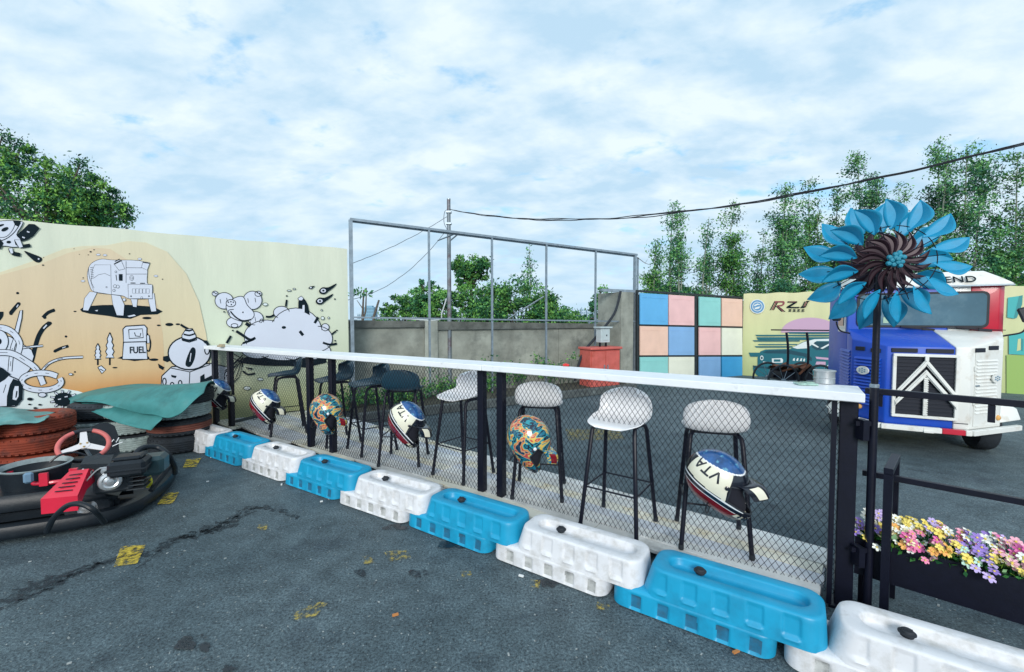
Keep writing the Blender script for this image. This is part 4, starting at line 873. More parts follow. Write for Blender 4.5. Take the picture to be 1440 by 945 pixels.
DKS = mat('dark_steel', (.03, .04, .045), .6, .3, .3, 8)
for x, w_ in ((897, .05), (938.8, .03), (978.5, .09), (1013, .03), (1044, .05)):
    t = (x-899)/(1042.5-899); a, c = on(x, 408*(1-t)+418*t, PA, PN), on(x, 548*(1-t)+536*t, PA, PN); b = MB(); b.beam(a-PN*.02, c-PN*.02, w_, .035, up=PN); b.build('upright', DKS, pw, world=True)
for yl, yr in ((409, 418.5), (457, 460), (501, 500), (546, 534)):
    a, c = on(897, yl, PA, PN), on(1044, yr, PA, PN); b = MB(); b.beam(a-PN*.022, c-PN*.022, .03, .045, up=Z); b.build('cross_rail', DKS, pw, world=True)
b = MB(); b.prism([PA-PN*.06, PB-PN*.06, PB-PN*.06+Z*2.05, PA-PN*.06+Z*2.05], -PN*.03); b.build('backing_board', mat('dark_backing', (.05, .06, .06), .8), pw, world=True)
# ------------------------------------------------------------------ car banner
BA = atY(1045, 450, 11.35); BA[2] = 0; BBp = atY(1500, 450, 8.2); BBp[2] = 0; BD = unit(BBp-BA); BN = np.array([BD[1], -BD[0], 0]); BL = np.linalg.norm(BBp-BA)
bn = thing('car_banner', tuple(BA), 'pale yellow printed banner with a teal racing car and letters behind the van', 'banner')
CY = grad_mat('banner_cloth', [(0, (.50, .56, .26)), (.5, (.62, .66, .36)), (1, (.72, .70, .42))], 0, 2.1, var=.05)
G = [[BA+BD*BL*i/60+Z*((2.15-.0+.012*math.sin(i*.9)*(j == 12))*j/12)+BN*(.012*math.sin(i*.55+j*.3)*j/12) for j in range(13)] for i in range(61)]
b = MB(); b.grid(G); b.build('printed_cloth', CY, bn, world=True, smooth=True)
b = MB(); b.prism([BA-BN*.03, BBp-BN*.03, BBp-BN*.03+Z*2.12, BA-BN*.03+Z*2.12], -BN*.04); b.build('backing_board', DKS, bn, world=True)
def onb(x, y, lay=0): return on(x, y, BA+BN*(.016+.002*lay), BN)
TEAL = mat('print_teal', (.008, .13, .17), .5); TEAL2 = mat('print_dark_teal', (.005, .06, .09), .5); LIL = mat('print_lilac', (.55, .36, .50), .5); PW2 = mat('print_white_cloth', (.68, .75, .75), .5); MAR = mat('print_maroon', (.25, .05, .07), .5); EMB = mat('print_blue', (.10, .28, .50), .5); AQ = mat('print_aqua', (.05, .42, .42), .5); AQ2 = mat('print_dark_aqua', (.03, .26, .27), .5); GRN = mat('print_green', (.30, .46, .12), .5)
bo, bs = (1040, 400), 5.906
def bfill(name, polys):
    b = MB(); ms = []; 
    for pts, m, lay in polys:
        if m not in ms: ms.append(m)
        b.add([onb(bo[0]+x/bs, bo[1]+y/bs, lay) for x, y in pts], [tuple(range(len(pts)))], ms.index(m))
    return b.build(name, ms, bn, world=True, fix=False)
def ring(cx_, cy_, rx, ry, n=30, a0=0, a1=360): return [(cx_+rx*math.cos(R(a0+(a1-a0)*i/n)), cy_+ry*math.sin(R(a0+(a1-a0)*i/n))) for i in range(n+(a1-a0 < 360))]
bfill('sun_print', [(ring(585, 400, 240, 125, 30, 180, 360), LIL, 0)])
bfill('emblem', [(ring(148, 183, 62, 60), PW2, 0), (ring(148, 183, 55, 53), EMB, 1), (ring(148, 183, 42, 40), PW2, 2), (ring(148, 183, 36, 34), EMB, 3), ([(118, 172), (150, 158), (176, 170), (150, 170), (126, 182)], PW2, 4), ([(122, 196), (148, 186), (176, 182), (160, 200), (132, 206)], PW2, 4)])
sp = []
for k, (y, x0, x1) in enumerate(((395, 400, 900), (418, 130, 900), (438, 140, 900), (463, 108, 500), (495, 150, 480), (512, 125, 440), (566, 76, 200))):
    h = (14, 12, 22, 11, 8, 12, 34)[k]; sp.append(([(x0, y), (x1, y), (x1, y+h), (x0+14, y+h)], TEAL, .5))
bfill('speed_line', sp)
bfill('car_print', [([(150, 610), (175, 555), (215, 540), (420, 535), (520, 480), (620, 448), (900, 440), (950, 700), (880, 790), (180, 790), (115, 720), (112, 690), (150, 672)], TEAL, 1), ([(190, 565), (230, 548), (420, 545), (560, 575), (600, 610), (600, 640), (540, 600), (400, 575), (230, 572)], TEAL2, 2),
    ([(440, 525), (530, 480), (620, 455), (800, 450), (790, 470), (640, 470), (560, 530), (480, 535)], PW2, 2), ([(600, 520), (625, 478), (790, 478), (770, 540), (640, 545)], TEAL2, 3), ([(670, 530), (765, 480), (770, 490), (690, 535)], PW2, 4), ([(600, 480), (660, 520), (650, 525), (590, 495)], PW2, 4),
    ([(268, 615), (350, 612), (362, 625), (358, 650), (270, 650)], PW2, 3), ([(285, 622), (340, 622), (340, 642), (285, 642)], TEAL, 4), (ring(185, 610, 14, 20, 14), PW2, 3), (ring(185, 610, 8, 12, 14), TEAL2, 4), ([(195, 640), (222, 642), (222, 654), (196, 652)], PW2, 3),
    ([(110, 672), (280, 690), (480, 690), (640, 700), (900, 700), (900, 712), (620, 712), (300, 705), (115, 690)], TEAL2, 3), ([(640, 640), (715, 642), (715, 668), (630, 665)], LIL, 3), ([(630, 600), (800, 615), (800, 632), (640, 618)], LIL, 3), ([(720, 680), (760, 650), (764, 656), (728, 684)], PW2, 3),
    ([(440, 630), (450, 612), (460, 612), (458, 636)], PW2, 3), ([(470, 632), (480, 612), (490, 612), (486, 636)], PW2, 3), ([(500, 634), (510, 614), (520, 614), (515, 638)], PW2, 3), ([(528, 636), (534, 616), (545, 618), (540, 640)], PW2, 3),
    (ring(290, 770, 60, 70, 24), TEAL2, 4), (ring(290, 770, 40, 48, 24), INK, 5)])
# RZ1 wordmark: three slanted strokes each, drawn as bars
lt = []
def bar(x0, y0, x1, y1, w_, m, lay=2): lt.append(([(x0, y0), (x0+w_, y0), (x1+w_, y1), (x1, y1)], m, lay))
for dx, m in ((0, INK), (14, MAR), (26, INK)):
    bar(290+dx, 138, 252+dx, 212, 9, m); bar(300+dx*.6, 180, 348+dx, 226, 9, m, 2.2)
lt += [([(292, 138), (368, 138), (376, 150), (372, 166), (352, 180), (310, 182), (314, 172), (346, 170), (360, 160), (358, 150), (290, 150)], MAR, 3), ([(400, 140), (480, 140), (478, 150), (420, 186), (500, 186), (496, 196), (390, 196), (392, 184), (450, 150), (398, 150)], INK, 3), ([(408, 143), (470, 143), (468, 147), (408, 147)], MAR, 4)]
for dx, m in ((0, INK), (13, MAR), (26, INK)): bar(540+dx, 140, 516+dx, 190, 8, m)
lt += [([(512, 182), (545, 182), (540, 194), (505, 194)], INK, 3), ([(555, 136), (583, 136), (578, 144), (552, 144)], INK, 3)]
for k in range(4):
    x = 408+k*36; lt += [([(x, 206), (x+24, 206), (x+24, 210), (x, 210)], INK, 3), ([(x+2, 214), (x+24, 214), (x+22, 218), (x, 218)], INK, 3), ([(x+9, 204), (x+14, 204), (x+13, 226), (x+8, 226)], INK, 3.4), ([(x-2, 222), (x+24, 222), (x+24, 226), (x-3, 226)], INK, 3)]
bfill('wordmark', lt)
bo, bs = (1280, 360), 5.906
bfill('block_letter_print', [([(812, 345), (905, 332), (905, 470), (860, 520), (806, 510)], AQ, 1), ([(905, 332), (935, 325), (930, 400), (885, 515), (860, 520)], AQ2, 2)])
bfill('block_letter_print', [([(820, 650), (960, 630), (1100, 630), (1100, 830), (820, 815)], AQ, 1), ([(895, 690), (920, 685), (920, 780), (885, 790)], CY, 2), ([(920, 685), (940, 690), (935, 790), (920, 780)], AQ2, 3), ([(800, 822), (1200, 830), (1200, 1320), (800, 1320)], GRN, 1)])
for q_, (px0, px1) in enumerate(((1413, 1440),)): pass
# ------------------------------------------------------------------ trees
def leafmat(n_, c):
    m = mat(n_, c, .55, 0, .35, 1.2, spec=.3); b = m.node_tree.nodes['Principled BSDF']
    b.inputs['Transmission Weight'].default_value = 0; b.inputs['Subsurface Weight'].default_value = 0; return m
LF = [leafmat('leaf_dark', (.022, .10, .045)), leafmat('leaf_mid', (.055, .20, .055)), leafmat('leaf_light', (.14, .33, .07))]
LFB = [leafmat('leaf_blue_dark', (.022, .11, .065)), leafmat('leaf_blue_mid', (.060, .22, .09)), leafmat('leaf_blue_light', (.15, .36, .11))]
LFL = [leafmat('willow_dark', (.018, .095, .05)), leafmat('willow_mid', (.055, .20, .055)), leafmat('willow_light', (.19, .40, .07))]
BARK = mat('bark', (.10, .085, .07), .9, 0, .3, 10, bump=.5); PALEBARK = mat('pale_bark', (.24, .27, .22), .85, 0, .3, 10, bump=.3)
def leaf_mesh(P, size, mats, name, parent, droop=0, seed=0, aspect=.5, tone=None):
    g = np.random.default_rng(seed); n = len(P)
    a = g.normal(size=(n, 3)); a[:, 2] -= droop; a /= np.linalg.norm(a, axis=1, keepdims=True)
    c = g.normal(size=(n, 3)); c -= a*(a*c).sum(1, keepdims=True); c /= np.linalg.norm(c, axis=1, keepdims=True)
    s = size*g.uniform(.55, 1.35, (n, 1)); a = a*s; c = c*s*aspect
    v = np.stack([P-a*.5, P+c*.5, P+a*.5, P-c*.5], 1).reshape(-1, 3)
    me = bpy.data.meshes.new(name); me.vertices.add(4*n); me.vertices.foreach_set('co', v.ravel().astype('f')); me.loops.add(4*n); me.loops.foreach_set('vertex_index', np.arange(4*n, dtype='i'))
    me.polygons.add(n); me.polygons.foreach_set('loop_start', np.arange(0, 4*n, 4, dtype='i'))
    for m in mats: me.materials.append(m)
    if tone is None: tone = g.integers(0, 3, n)
    me.polygons.foreach_set('material_index', np.array(tone, dtype='i')); me.update(calc_edges=True)
    o = bpy.data.objects.new(name, me); COL.objects.link(o); o.parent = parent; return o
def slender_tree(x, y, h, label, seed, spread=.55, n=1500, leaf=.11, lean=0, base=1.2, mats=LFB, group='slender young trees in a row beyond the wall', fork=3, dens=1.0):
    g = np.random.default_rng(seed); t = thing('slender_tree', (x, y, 0), label, 'tree', group); P = []; T = []
    tb = MB(); stems = []
    for k in range(fork):
        top = np.array([g.normal()*spread*.35+lean, g.normal()*spread*.35, h*(1 if k == 0 else g.uniform(.68, .93))]); b0 = np.array([g.normal()*.08, g.normal()*.08, 0])
        mid = (b0+top)/2+np.array([g.normal()*.12, g.normal()*.12, 0]); st = spline([b0, mid, top], 10); tb.tube(st, list(np.linspace(.035+.004*h, .007, len(st))), 6); stems.append(np.array(st))
    bb = []
    for st in stems:
        nb = int(22*h/5*dens)
        for q in range(nb):
            f = g.uniform(base/h, 1.0); p = st[min(int(f*(len(st)-1)), len(st)-1)]+np.array([0, 0, g.uniform(-.1, .1)]); L_ = spread*(.35+.95*(1-f)**.6)*g.uniform(.5, 1.35)
            az = g.uniform(0, 6.283); d = np.array([math.cos(az), math.sin(az), g.uniform(.35, 1.2)]); d /= np.linalg.norm(d)
            br = [p, p+d*L_*.5, p+d*L_+np.array([0, 0, -.10*L_])]; tb.tube(br, [.009, .006, .003], 4); bb.append((p, d, L_, f))
    tot = sum(q[2] for q in bb); tone_b = g.integers(0, 3, len(bb)); dens = 1
    for i, (p, d, L_, f) in enumerate(bb):
        k = max(4, int(n*L_/tot)); u = g.uniform(.15, 1.08, k)[:, None]; P.append(p+d*L_*u+g.normal(size=(k, 3))*np.array([.13, .13, .12])*(.7+.6*L_)); T += list(np.clip(tone_b[i]+g.integers(-1, 2, k), 0, 2))
    tb.build('trunk', PALEBARK, t, smooth=True); P = np.concatenate(P); leaf_mesh(P, leaf, mats, 'crown', t, .3, seed, .42, T); return t
def round_tree(x, y, z0, lobes, label, seed, n=5000, leaf=.16, mats=LF, trunk=.12, group=None, droop=0, name='leafy_tree', cat='tree', strands=0, fill=.55):
    """lobes: (dx, dy, z, rx, ry, rz); leaves gather on many small clumps spread over and through the lobes"""
    g = np.random.default_rng(seed); t = thing(name, (x, y, z0), label, cat, group); P = []; T = []; tb = MB(); tops = []
    vol = [l[3]*l[4]*l[5] for l in lobes]
    for l, v in zip(lobes, vol):
        c = np.array(l[:3]); r = np.array(l[3:6]); k = max(10, int(90*v/sum(vol)))
        for q in range(k):
            d = g.normal(size=3); d /= np.linalg.norm(d); cc = c+d*r*g.uniform(fill, 1.02)**.6; tops.append(cc); m = max(8, int(n/90*g.uniform(.5, 1.5))); sg = .17*r.mean()*g.uniform(.5, 1.3)
            pts = cc+g.normal(size=(m, 3))*np.array([sg, sg, sg*.7]); P.append(pts); tn = g.integers(0, 3); T += list(np.clip(tn+g.integers(-1, 2, m)+(g.random(m) < .15), 0, 2))
            if strands and g.random() < strands:
                k2 = 26; s = g.uniform(.4, 1.3)*r[2]; zz_ = g.random(k2)*s; P.append(np.stack([cc[0]+g.normal(size=k2)*.04+sg*.8, cc[1]+g.normal(size=k2)*.05, cc[2]-zz_], 1)); T += [tn]*k2
    b0 = np.array([0, 0, -z0 if z0 > 0 else 0.]); cen = np.mean([l[:3] for l in lobes], axis=0); fork = np.array([cen[0]*.3, cen[1]*.3, min(l[2]-l[5]*.6 for l in lobes)])
    tb.tube(spline([b0, (b0+fork)/2+np.array([.05, 0, 0]), fork], 5), list(np.linspace(trunk, trunk*.7, 11)), 8)
    for q in g.choice(len(tops), min(26, len(tops)), replace=False):
        e = tops[q]; md = (fork+e)/2+np.array([0, 0, .1]); tb.tube([fork, md, e], [trunk*.5, trunk*.28, trunk*.08], 5)
    tb.build('trunk', BARK, t, smooth=True); leaf_mesh(np.concatenate(P), leaf, mats, 'crown', t, droop, seed, .5, T); return t
def col(px, Y): return float((px-720)/FPX*Y)
def hz_(py, Y): return float(CH+(448-py)/FPX*Y)
# willow-like trees beyond the mural
Yt = 15.
round_tree(col(-30, 16), 16, 0, [(0, 0, hz_(215, 16), 1.6, 1.4, .9), (.9, 0, hz_(235, 16), .9, 1, .8), (-.2, 0, hz_(262, 16), 1.7, 1.4, 1.2), (0, 0, hz_(305, 16), 2, 1.4, 1.0)], 'leafy tree at the left picture edge showing above the mural', 3, 11000, .11, LFL, .22, None, .6, strands=.8)
round_tree(col(75, 15), 15, 0, [(-.35, 0, hz_(236, 15), .85, .9, .75), (.9, 0, hz_(255, 15), .8, .8, .7), (-.3, 0, hz_(275, 15), 1.4, 1.2, 1.0), (1.1, 0, hz_(285, 15), 1.1, 1, .9), (0, 0, hz_(318, 15), 1.9, 1.2, 1.2)], 'full green tree above the mural, taller crown of the middle one', 4, 13000, .11, LFL, .2, None, .8, strands=.9)
round_tree(col(140, 15.5), 15.5, 0, [(-.2, 0, hz_(270, 15.5), .7, .8, .55), (.45, 0, hz_(292, 15.5), .72, .8, .55), (-.4, 0, hz_(300, 15.5), .9, .8, .8), (.75, 0, hz_(310, 15.5), .35, .5, .35)], 'lighter drooping tree above the mural, rightmost of those three', 5, 8000, .10, LFL, .14, None, 1.2, strands=1.0)
# trees and bushes seen through the frame
round_tree(col(663, 20), 20, 0, [(0, 0, hz_(376, 20), .9, .8, .62), (-.25, 0, hz_(392, 20), .62, .6, .45), (.3, 0, hz_(385, 20), .6, .6, .4), (-.1, 0, hz_(402, 20), .45, .5, .3)], 'small round crowned tree standing above the bushes behind the frame', 6, 5200, .15, LF, .10)
round_tree(col(600, 19), 19, 0, [(0, 0, hz_(398, 19), .28, .3, .4), (-.1, 0, hz_(418, 19), .6, .5, .45), (.4, 0, hz_(412, 19), .35, .35, .3), (-.35, 0, hz_(432, 19), .8, .5, .5)], 'dark pointed tree left of the utility pole behind the frame', 7, 4200, .14, LFB, .09)
round_tree(col(566, 18), 18, 0, [(0, 0, hz_(428, 18), .7, .5, .45), (.7, 0, hz_(436, 18), .7, .5, .4), (-.55, 0, hz_(438, 18), .4, .4, .35), (.2, 0, hz_(455, 18), 1.3, .6, .6)], 'low green bush behind the left end of the concrete wall', 8, 4500, .13, LF, .06, name='bush', cat='bush')
round_tree(col(650, 17.5), 17.5, 0, [(-.5, 0, hz_(430, 17.5), .9, .7, .6), (.5, 0, hz_(418, 17.5), 1.0, .8, .65), (0, 0, hz_(450, 17.5), 1.7, .8, .8), (-.9, 0, hz_(440, 17.5), .6, .6, .4)], 'rounded light green bush right of the utility pole', 9, 12000, .12, LF, .06, name='bush', cat='bush')
round_tree(col(728, 17), 17, 0, [(0, 0, hz_(424, 17), 1.7, 1.0, .80), (-.9, 0, hz_(434, 17), 1.1, .8, .65), (1.1, 0, hz_(436, 17), 1.2, .8, .6), (0, 0, hz_(450, 17), 2.4, .9, .8)], 'largest rounded bush behind the frame, below the thin sapling', 10, 17000, .12, LF, .07, name='bush', cat='bush')
round_tree(col(778, 18), 18, 0, [(0, 0, hz_(438, 18), .7, .6, .4), (.6, 0, hz_(446, 18), .6, .5, .35), (-.5, 0, hz_(436, 18), .6, .6, .45), (0, 0, hz_(456, 18), 1.4, .7, .5)], 'dark low bush behind the diagonal brace of the frame', 11, 4500, .13, LFB, .05, name='bush', cat='bush')
round_tree(col(846, 17), 17, 0, [(0, 0, hz_(415, 17), .30, .4, .38), (-.1, 0, hz_(434, 17), .42, .4, .4), (.35, 0, hz_(425, 17), .35, .4, .4), (-.55, 0, hz_(449, 17), .35, .4, .2)], 'dark leafy tree squeezed behind the tall concrete pier', 12, 3600, .12, LFB, .07)
slender_tree(col(737, 24), 24, hz_(349, 24), 'thin lone sapling rising above the largest bush', 13, .42, 420, .17, base=2.6, mats=LFB, group=None, fork=2)
for i, (px, Y, top, sp, n_, lab) in enumerate(((926, 17, 345, .50, 1500, 'slender tree just right of the steel frame, shortest of its row'), (953, 18, 288, .50, 1700, 'slender tree above the blue and pink panels, crown narrow and open'), (990, 18.5, 308, .42, 1300, 'thin pale green slender tree above the gap between the panel columns'),
        (1030, 18, 288, .62, 2600, 'denser slender tree above the orange panel'), (1062, 20, 330, .5, 1000, 'sparse slender tree above the left edge of the yellow banner'), (1100, 17.5, 262, .72, 3400, 'bushy slender tree above the lettering of the yellow banner'), (1143, 18, 252, .62, 2200, 'open crowned slender tree left of the blue spinner'),
        (1178, 19, 270, .6, 2200, 'slender tree half hidden behind the left petals of the spinner'), (1212, 17, 212, .72, 4200, 'dark tall slender tree above the spinner'), (1262, 19, 262, .6, 1500, 'thin slender tree behind the right petals of the spinner'), (1300, 17, 200, .62, 2600, 'tall slender tree reaching the cable above the van'),
        (1348, 16.5, 212, .80, 5200, 'broad dense tree above the red corner of the van'), (1432, 16, 218, .75, 3000, 'tall tree at the right picture edge'), (1478, 16, 230, .8, 2600, 'tree just past the right picture edge, only its left twigs in view'))):
    slender_tree(col(px, Y), Y, hz_(top, Y), lab, 40+i, sp*1.15, int(n_*3.6), .11, base=1.6, mats=LFB if i % 3 else LF)
round_tree(col(1400, 15), 15, 0, [(0, 0, hz_(378, 15), .5, .5, .45), (.4, 0, hz_(396, 15), .6, .5, .4), (-.5, 0, hz_(400, 15), .6, .5, .4), (0, 0, hz_(425, 15), 1.1, .6, .6)], 'dark round bush above the right end of the banner', 60, 5200, .12, LFB, .06, name='bush', cat='bush')
for i, (px, w_, lab) in enumerate(((1120, 1.9, 'low dark hedge tree seen above the left half of the banner'), (1230, 2.2, 'low dark hedge tree seen behind the spinner pole'), (945, 1.6, 'low dark hedge tree seen just above the panel wall'))):
    Yh = 19; round_tree(col(px, Yh), Yh, 0, [(0, 0, hz_(425, Yh), w_, .8, .7), (-.8, 0, hz_(412, Yh), w_*.5, .6, .4), (.9, 0, hz_(415, Yh), w_*.5, .6, .4)], lab, 70+i, 4200, .14, LFB, .06, name='bush', cat='bush')
# bare stumps and skyline at the left end of the wall
tr = thing('pollarded_tree', (col(510, 16), 16, 0), 'pollarded tree with bare stubs and one leaf tuft beside the mural edge', 'tree')
b = MB(); h0 = hz_(445, 16); b.tube([(0, 0, 0), (0, 0, h0), (.06, 0, hz_(408, 16))], [.05, .045, .025], 6); b.tube([(.0, 0, h0-.2), (.12, 0, h0+.2), (.16, 0, hz_(405, 16))], [.03, .03, .015], 6); b.tube([(.3, 0, 0), (.42, 0, h0), (.62, 0, hz_(422, 16))], [.05, .05, .035], 6); b.tube([(.0, 0, h0+.3), (-.2, 0, h0+.6)], [.02, .01], 5)
b.build('trunk', BARK, tr, smooth=True); g_ = np.random.default_rng(5); leaf_mesh(np.array([-.08, 0, hz_(412, 16)])+g_.normal(size=(110, 3))*np.array([.22, .1, .09]), .13, LFB, 'crown', tr, 0, 5)
TWR = mat('hazed_blue_facade', (.17, .34, .46), .5, 0, .05, .05); TWG = mat('hazed_pale_facade', (.42, .54, .62), .6)  # distance haze is put into these pale bluish colours, no air is modelled
for i, (px, wpx, top, lab, m_) in enumerate(((521, 15, 432, 'haze-pale blue glass tower on the skyline beside the mural edge', TWR), (509, 7, 441, 'low grey block on the skyline just left of the glass tower', TWG), (540, 5, 436, 'thin grey chimney like block on the skyline right of the glass tower', TWG), (811, 5, 438, 'grey high rise on the skyline, leftmost of the cluster by the pier', TWG), (819, 5, 434, 'second grey high rise on the skyline by the pier', TWG), (827, 5, 436, 'third grey high rise on the skyline by the pier', TWG), (834, 4, 433, 'rightmost grey high rise on the skyline by the pier', TWG))):
    Yb = 420+i*15; cx_ = col(px, Yb); wm_ = wpx/FPX*Yb; hh = hz_(top, Yb); t = thing('tower_block', (cx_, Yb, 0), lab, 'tower block')
    b = MB(); b.box((0, 0, hh/2), (wm_, 12, hh)); b.box((0, 0, hh+.7), (wm_*.5, 6, 1.4)); b.build('walls', m_, t)
    b = MB(); k = max(2, int(wpx/2.2))
    for q in range(k):
        for r_ in range(int(hh/3)): b.box(((q+.5)/k*wm_-wm_/2, -6.05, 1.8+3*r_), (wm_/k*.6, .1, 1.5))
    b.build('window_band', mat('far_windows', (.12, .24, .33), .3), t, kind='stuff')
# planting strip greenery
for i, (px, y0, w_, h_, lab) in enumerate(((530, 578, .7, .22, 'low weeds behind the kerb, seen behind the dark stools'), (625, 566, .8, .30, 'green clump behind the kerb, seen left of the first white stool'), (722, 552, .55, .48, 'taller leafy shrub behind the kerb between the middle posts'), (800, 546, .55, .55, 'leafy shrub behind the kerb beside the red cabinet'), (568, 572, .5, .22, 'small weeds behind the kerb under the frame'), (670, 560, .5, .25, 'small green clump behind the kerb near the concrete pier'))):
    p = gp(px, y0, .1)-KN*.45; t = thing('kerbside_plant', (p[0], p[1], .1), lab, 'plant'); g_ = np.random.default_rng(80+i)
    P = np.concatenate([np.array([g_.uniform(-w_, w_), g_.uniform(-.15, .15), abs(g_.normal())*h_*.4+h_*.35])+g_.normal(size=(28, 3))*np.array([.07, .07, .06]) for q in range(int(26*w_*2))]); P[:, 2] = np.maximum(P[:, 2], .02)
    P[:, :2] = P[:, :1]*KD[:2]+P[:, 1:2]*(-KN[:2]); leaf_mesh(P, .055, LF, 'foliage', t, -.3, 80+i)
    b = MB()
    for q in range(9): x = g_.uniform(-w_, w_)*.9; e = KD*x; b.tube([e, e+np.array([.02, 0, h_*.5]), e+np.array([g_.normal()*.05, 0, h_*.95])], [.006, .004, .002], 4)
    b.build('stems', LF[0], t)
# ------------------------------------------------------------------ utility pole and cables
Yp = 8.35; pp = np.array([col(632, Yp), Yp, 0]); up_ = thing('utility_pole', tuple(pp), 'thin rust streaked steel pole carrying the cables, in front of the concrete wall', 'pole')
RUST = mat('rusty_galvanised', (.20, .24, .27), .55, .4, .2, 6, dirt=(.10, .03, .03), dscale=2.2, dlo=.5, dhi=.62)
ztop = hz_(283, Yp); b = MB(); b.tube([(0, 0, 0), (0, 0, ztop*.6), (0, 0, ztop)], [.042, .040, .034], 12); b.build('shaft', RUST, up_, smooth=True)
b = MB(); b.lathe([(0, ztop), (.036, ztop), (.036, ztop+.02), (0, ztop+.03)], n=10); b.build('cap', GALV, up_)
b = MB(); b.box((0, 0, hz_(300, Yp)), (.10, .10, .035)); b.box((0, 0, hz_(316, Yp)), (.10, .10, .03)); b.build('clamp', GALV, up_)
b = MB(); b.tube([(.02, -.02, hz_(340, Yp)), (.22, -.2, hz_(332, Yp))], .014, 6); b.build('bracket', GALV, up_)
CAB = mat('cable_sheath', (.010, .012, .018), .6)
def cable(p0, p1, sag, r, wig=0, n=60, seed=1):
    g = np.random.default_rng(seed); p0, p1 = np.array(p0), np.array(p1); o = []; ph = g.uniform(0, 6, 3)
    for i in range(n+1):
        t = i/n; o.append(p0+(p1-p0)*t+np.array([0, 0, -sag*4*t*(1-t)+wig*math.sin(t*31+ph[0])*math.sin(math.pi*t)+wig*.5*math.sin(t*77+ph[1])]))
    return o
a0 = pp+np.array([0, 0, hz_(296, Yp)]); a1 = atY(1560, 172, 3.4)
ct = thing('overhead_cable', tuple(a0), 'twisted bundle of black cables running from the pole to the upper right', 'cable')
for k in range(3):
    b = MB(); b.tube(cable(a0, a1+np.array([0, 0, .012*k]), .42+.015*k, .007, .009, 70, k), .0062, 6); b.build('strand', CAB, ct, world=True, smooth=True)
for (ax_, ay_), (bx_, by_), sg, lab in (((631, 303), (496, 370), .06, 'upper slack wire from the pole to the mural edge'), ((632, 318), (470, 424), .34, 'lower sagging wire from the pole to the mural edge')):
    p0 = atY(ax_, ay_, Yp); p1 = atY(bx_, by_, 7.3); o = thing('slack_wire', tuple(p0), lab, 'wire'); b = MB(); b.tube(cable(p0, p1, sg, .005, .004, 40, 4), .0055, 6); b.build('wire', mat('grey_wire', (.10, .12, .15), .6), o, world=True, smooth=True)
o = thing('loop_of_wire', tuple(a0), 'short loop of wire hanging beside the top of the pole', 'wire'); b = MB(); b.tube(spline([pp+Z*hz_(296, Yp), pp+Z*(hz_(300, Yp))+np.array([-.08, 0, 0]), pp+Z*hz_(315, Yp)+np.array([-.09, 0, 0]), pp+Z*hz_(325, Yp)+np.array([-.02, 0, 0])], 6), .006, 6); b.build('wire', MATS['grey_wire'], o, world=True)
o = thing('white_conduit', tuple(pp), 'thin white conduit bending from the pole along the wall top', 'conduit'); b = MB(); b.tube(spline([pp+Z*hz_(420, Yp)+np.array([-.05, -.03, 0]), pp+Z*hz_(440, Yp)+np.array([-.14, -.03, 0]), pp+Z*hz_(450, Yp)+np.array([-.22, -.03, 0]), pp+Z*1.50-FD*.9-FN*.03], 6), .012, 6); b.build('pipe', mat('white_pvc', (.6, .64, .66), .4), o, world=True)
b = MB(); o = thing('twig', tuple(FA+FD*FLn), 'dry twig sticking out from the top right corner of the steel frame', 'twig'); e = FA+FD*FLn+Z*2.9; b.tube([e, e+FD*.25-Z*.12, e+FD*.45-Z*.15], [.008, .006, .003], 5); b.tube([e+FD*.25-Z*.12, e+FD*.33-Z*.02], [.005, .003], 4); b.build('stem', BARK, o, world=True)
# ------------------------------------------------------------------ black rusty grill cart in front of the banner
gc = atY(1112, 535, 8.5); gt = thing('grill_cart', (gc[0], gc[1], 0), 'black wheeled cart with a rusty brown top and a rod canopy frame before the banner', 'cart')
RB = mat('rusty_brown', (.16, .06, .03), .8, .2, .5, 9, bump=.4)
def gz(y): return 1.5-(y-448)*8.5/605
sc_ = 8.5/605; X = lambda px: (px-1112)*sc_
b = MB(); b.box((0, 0, gz(527)), (44*sc_, .4, 14*sc_), bev=.02); b.build('body', BLACK, gt)
b = MB()
G = [[(X(1088+ i*4.6), -.24+.12*j, gz(514)+.03*math.sin(i*1.7+j)+.02*math.cos(j*2.3+i*.6)-.02*abs(i-5)*.3) for j in range(5)] for i in range(11)]
b.grid(G); b.grid(np.array(G)-np.array([0, 0, .03])); b.build('rusty_tray', RB, gt)
b = MB(); b.beam((X(1088), -.25, gz(520)), (X(1120), -.28, gz(510)), .03, .03); b.beam((X(1110), -.28, gz(524)), (X(1126), -.25, gz(511)), .03, .03); b.build('wooden_handle', RB, gt)
for px in (1096, 1124): b = MB(); b.tube(spline([(X(px-1), -.2, gz(467)), (X(px+1.5), -.2, gz(485)), (X(px+2), -.2, gz(505)), (X(px), -.2, gz(530))], 5), .022, 8); b.build('canopy_post', BLACK, gt, smooth=True)
b = MB(); b.tube([(X(1074), -.2, gz(463.5)), (X(1178), -.2, gz(464.5))], .014, 6); b.build('canopy_rod', BLACK, gt)
for px, dy in ((1090, -.26), (1140, -.26), (1090, .26), (1140, .26)):
    wz_ = .31; b = MB(); ringp = [(X(px)+.29*math.cos(a), dy, wz_+.29*math.sin(a)) for a in [2*math.pi*i/28 for i in range(28)]]; b.tube(ringp, .022, 6, closed=True)
    w_ = b.build('wheel', RUBBER, gt, smooth=True); b = MB()
    for q in range(10): a = q*math.pi/5; b.tube([(X(px), dy, wz_), (X(px)+.28*math.cos(a), dy, wz_+.28*math.sin(a))], .005, 4)
    b.lathe([(0, -.03), (.03, -.03), (.03, .03), (0, .03)], c=(X(px), dy, wz_), ax=(0, 1, 0), n=10); b.build('spokes', GALV, w_, kind='stuff')
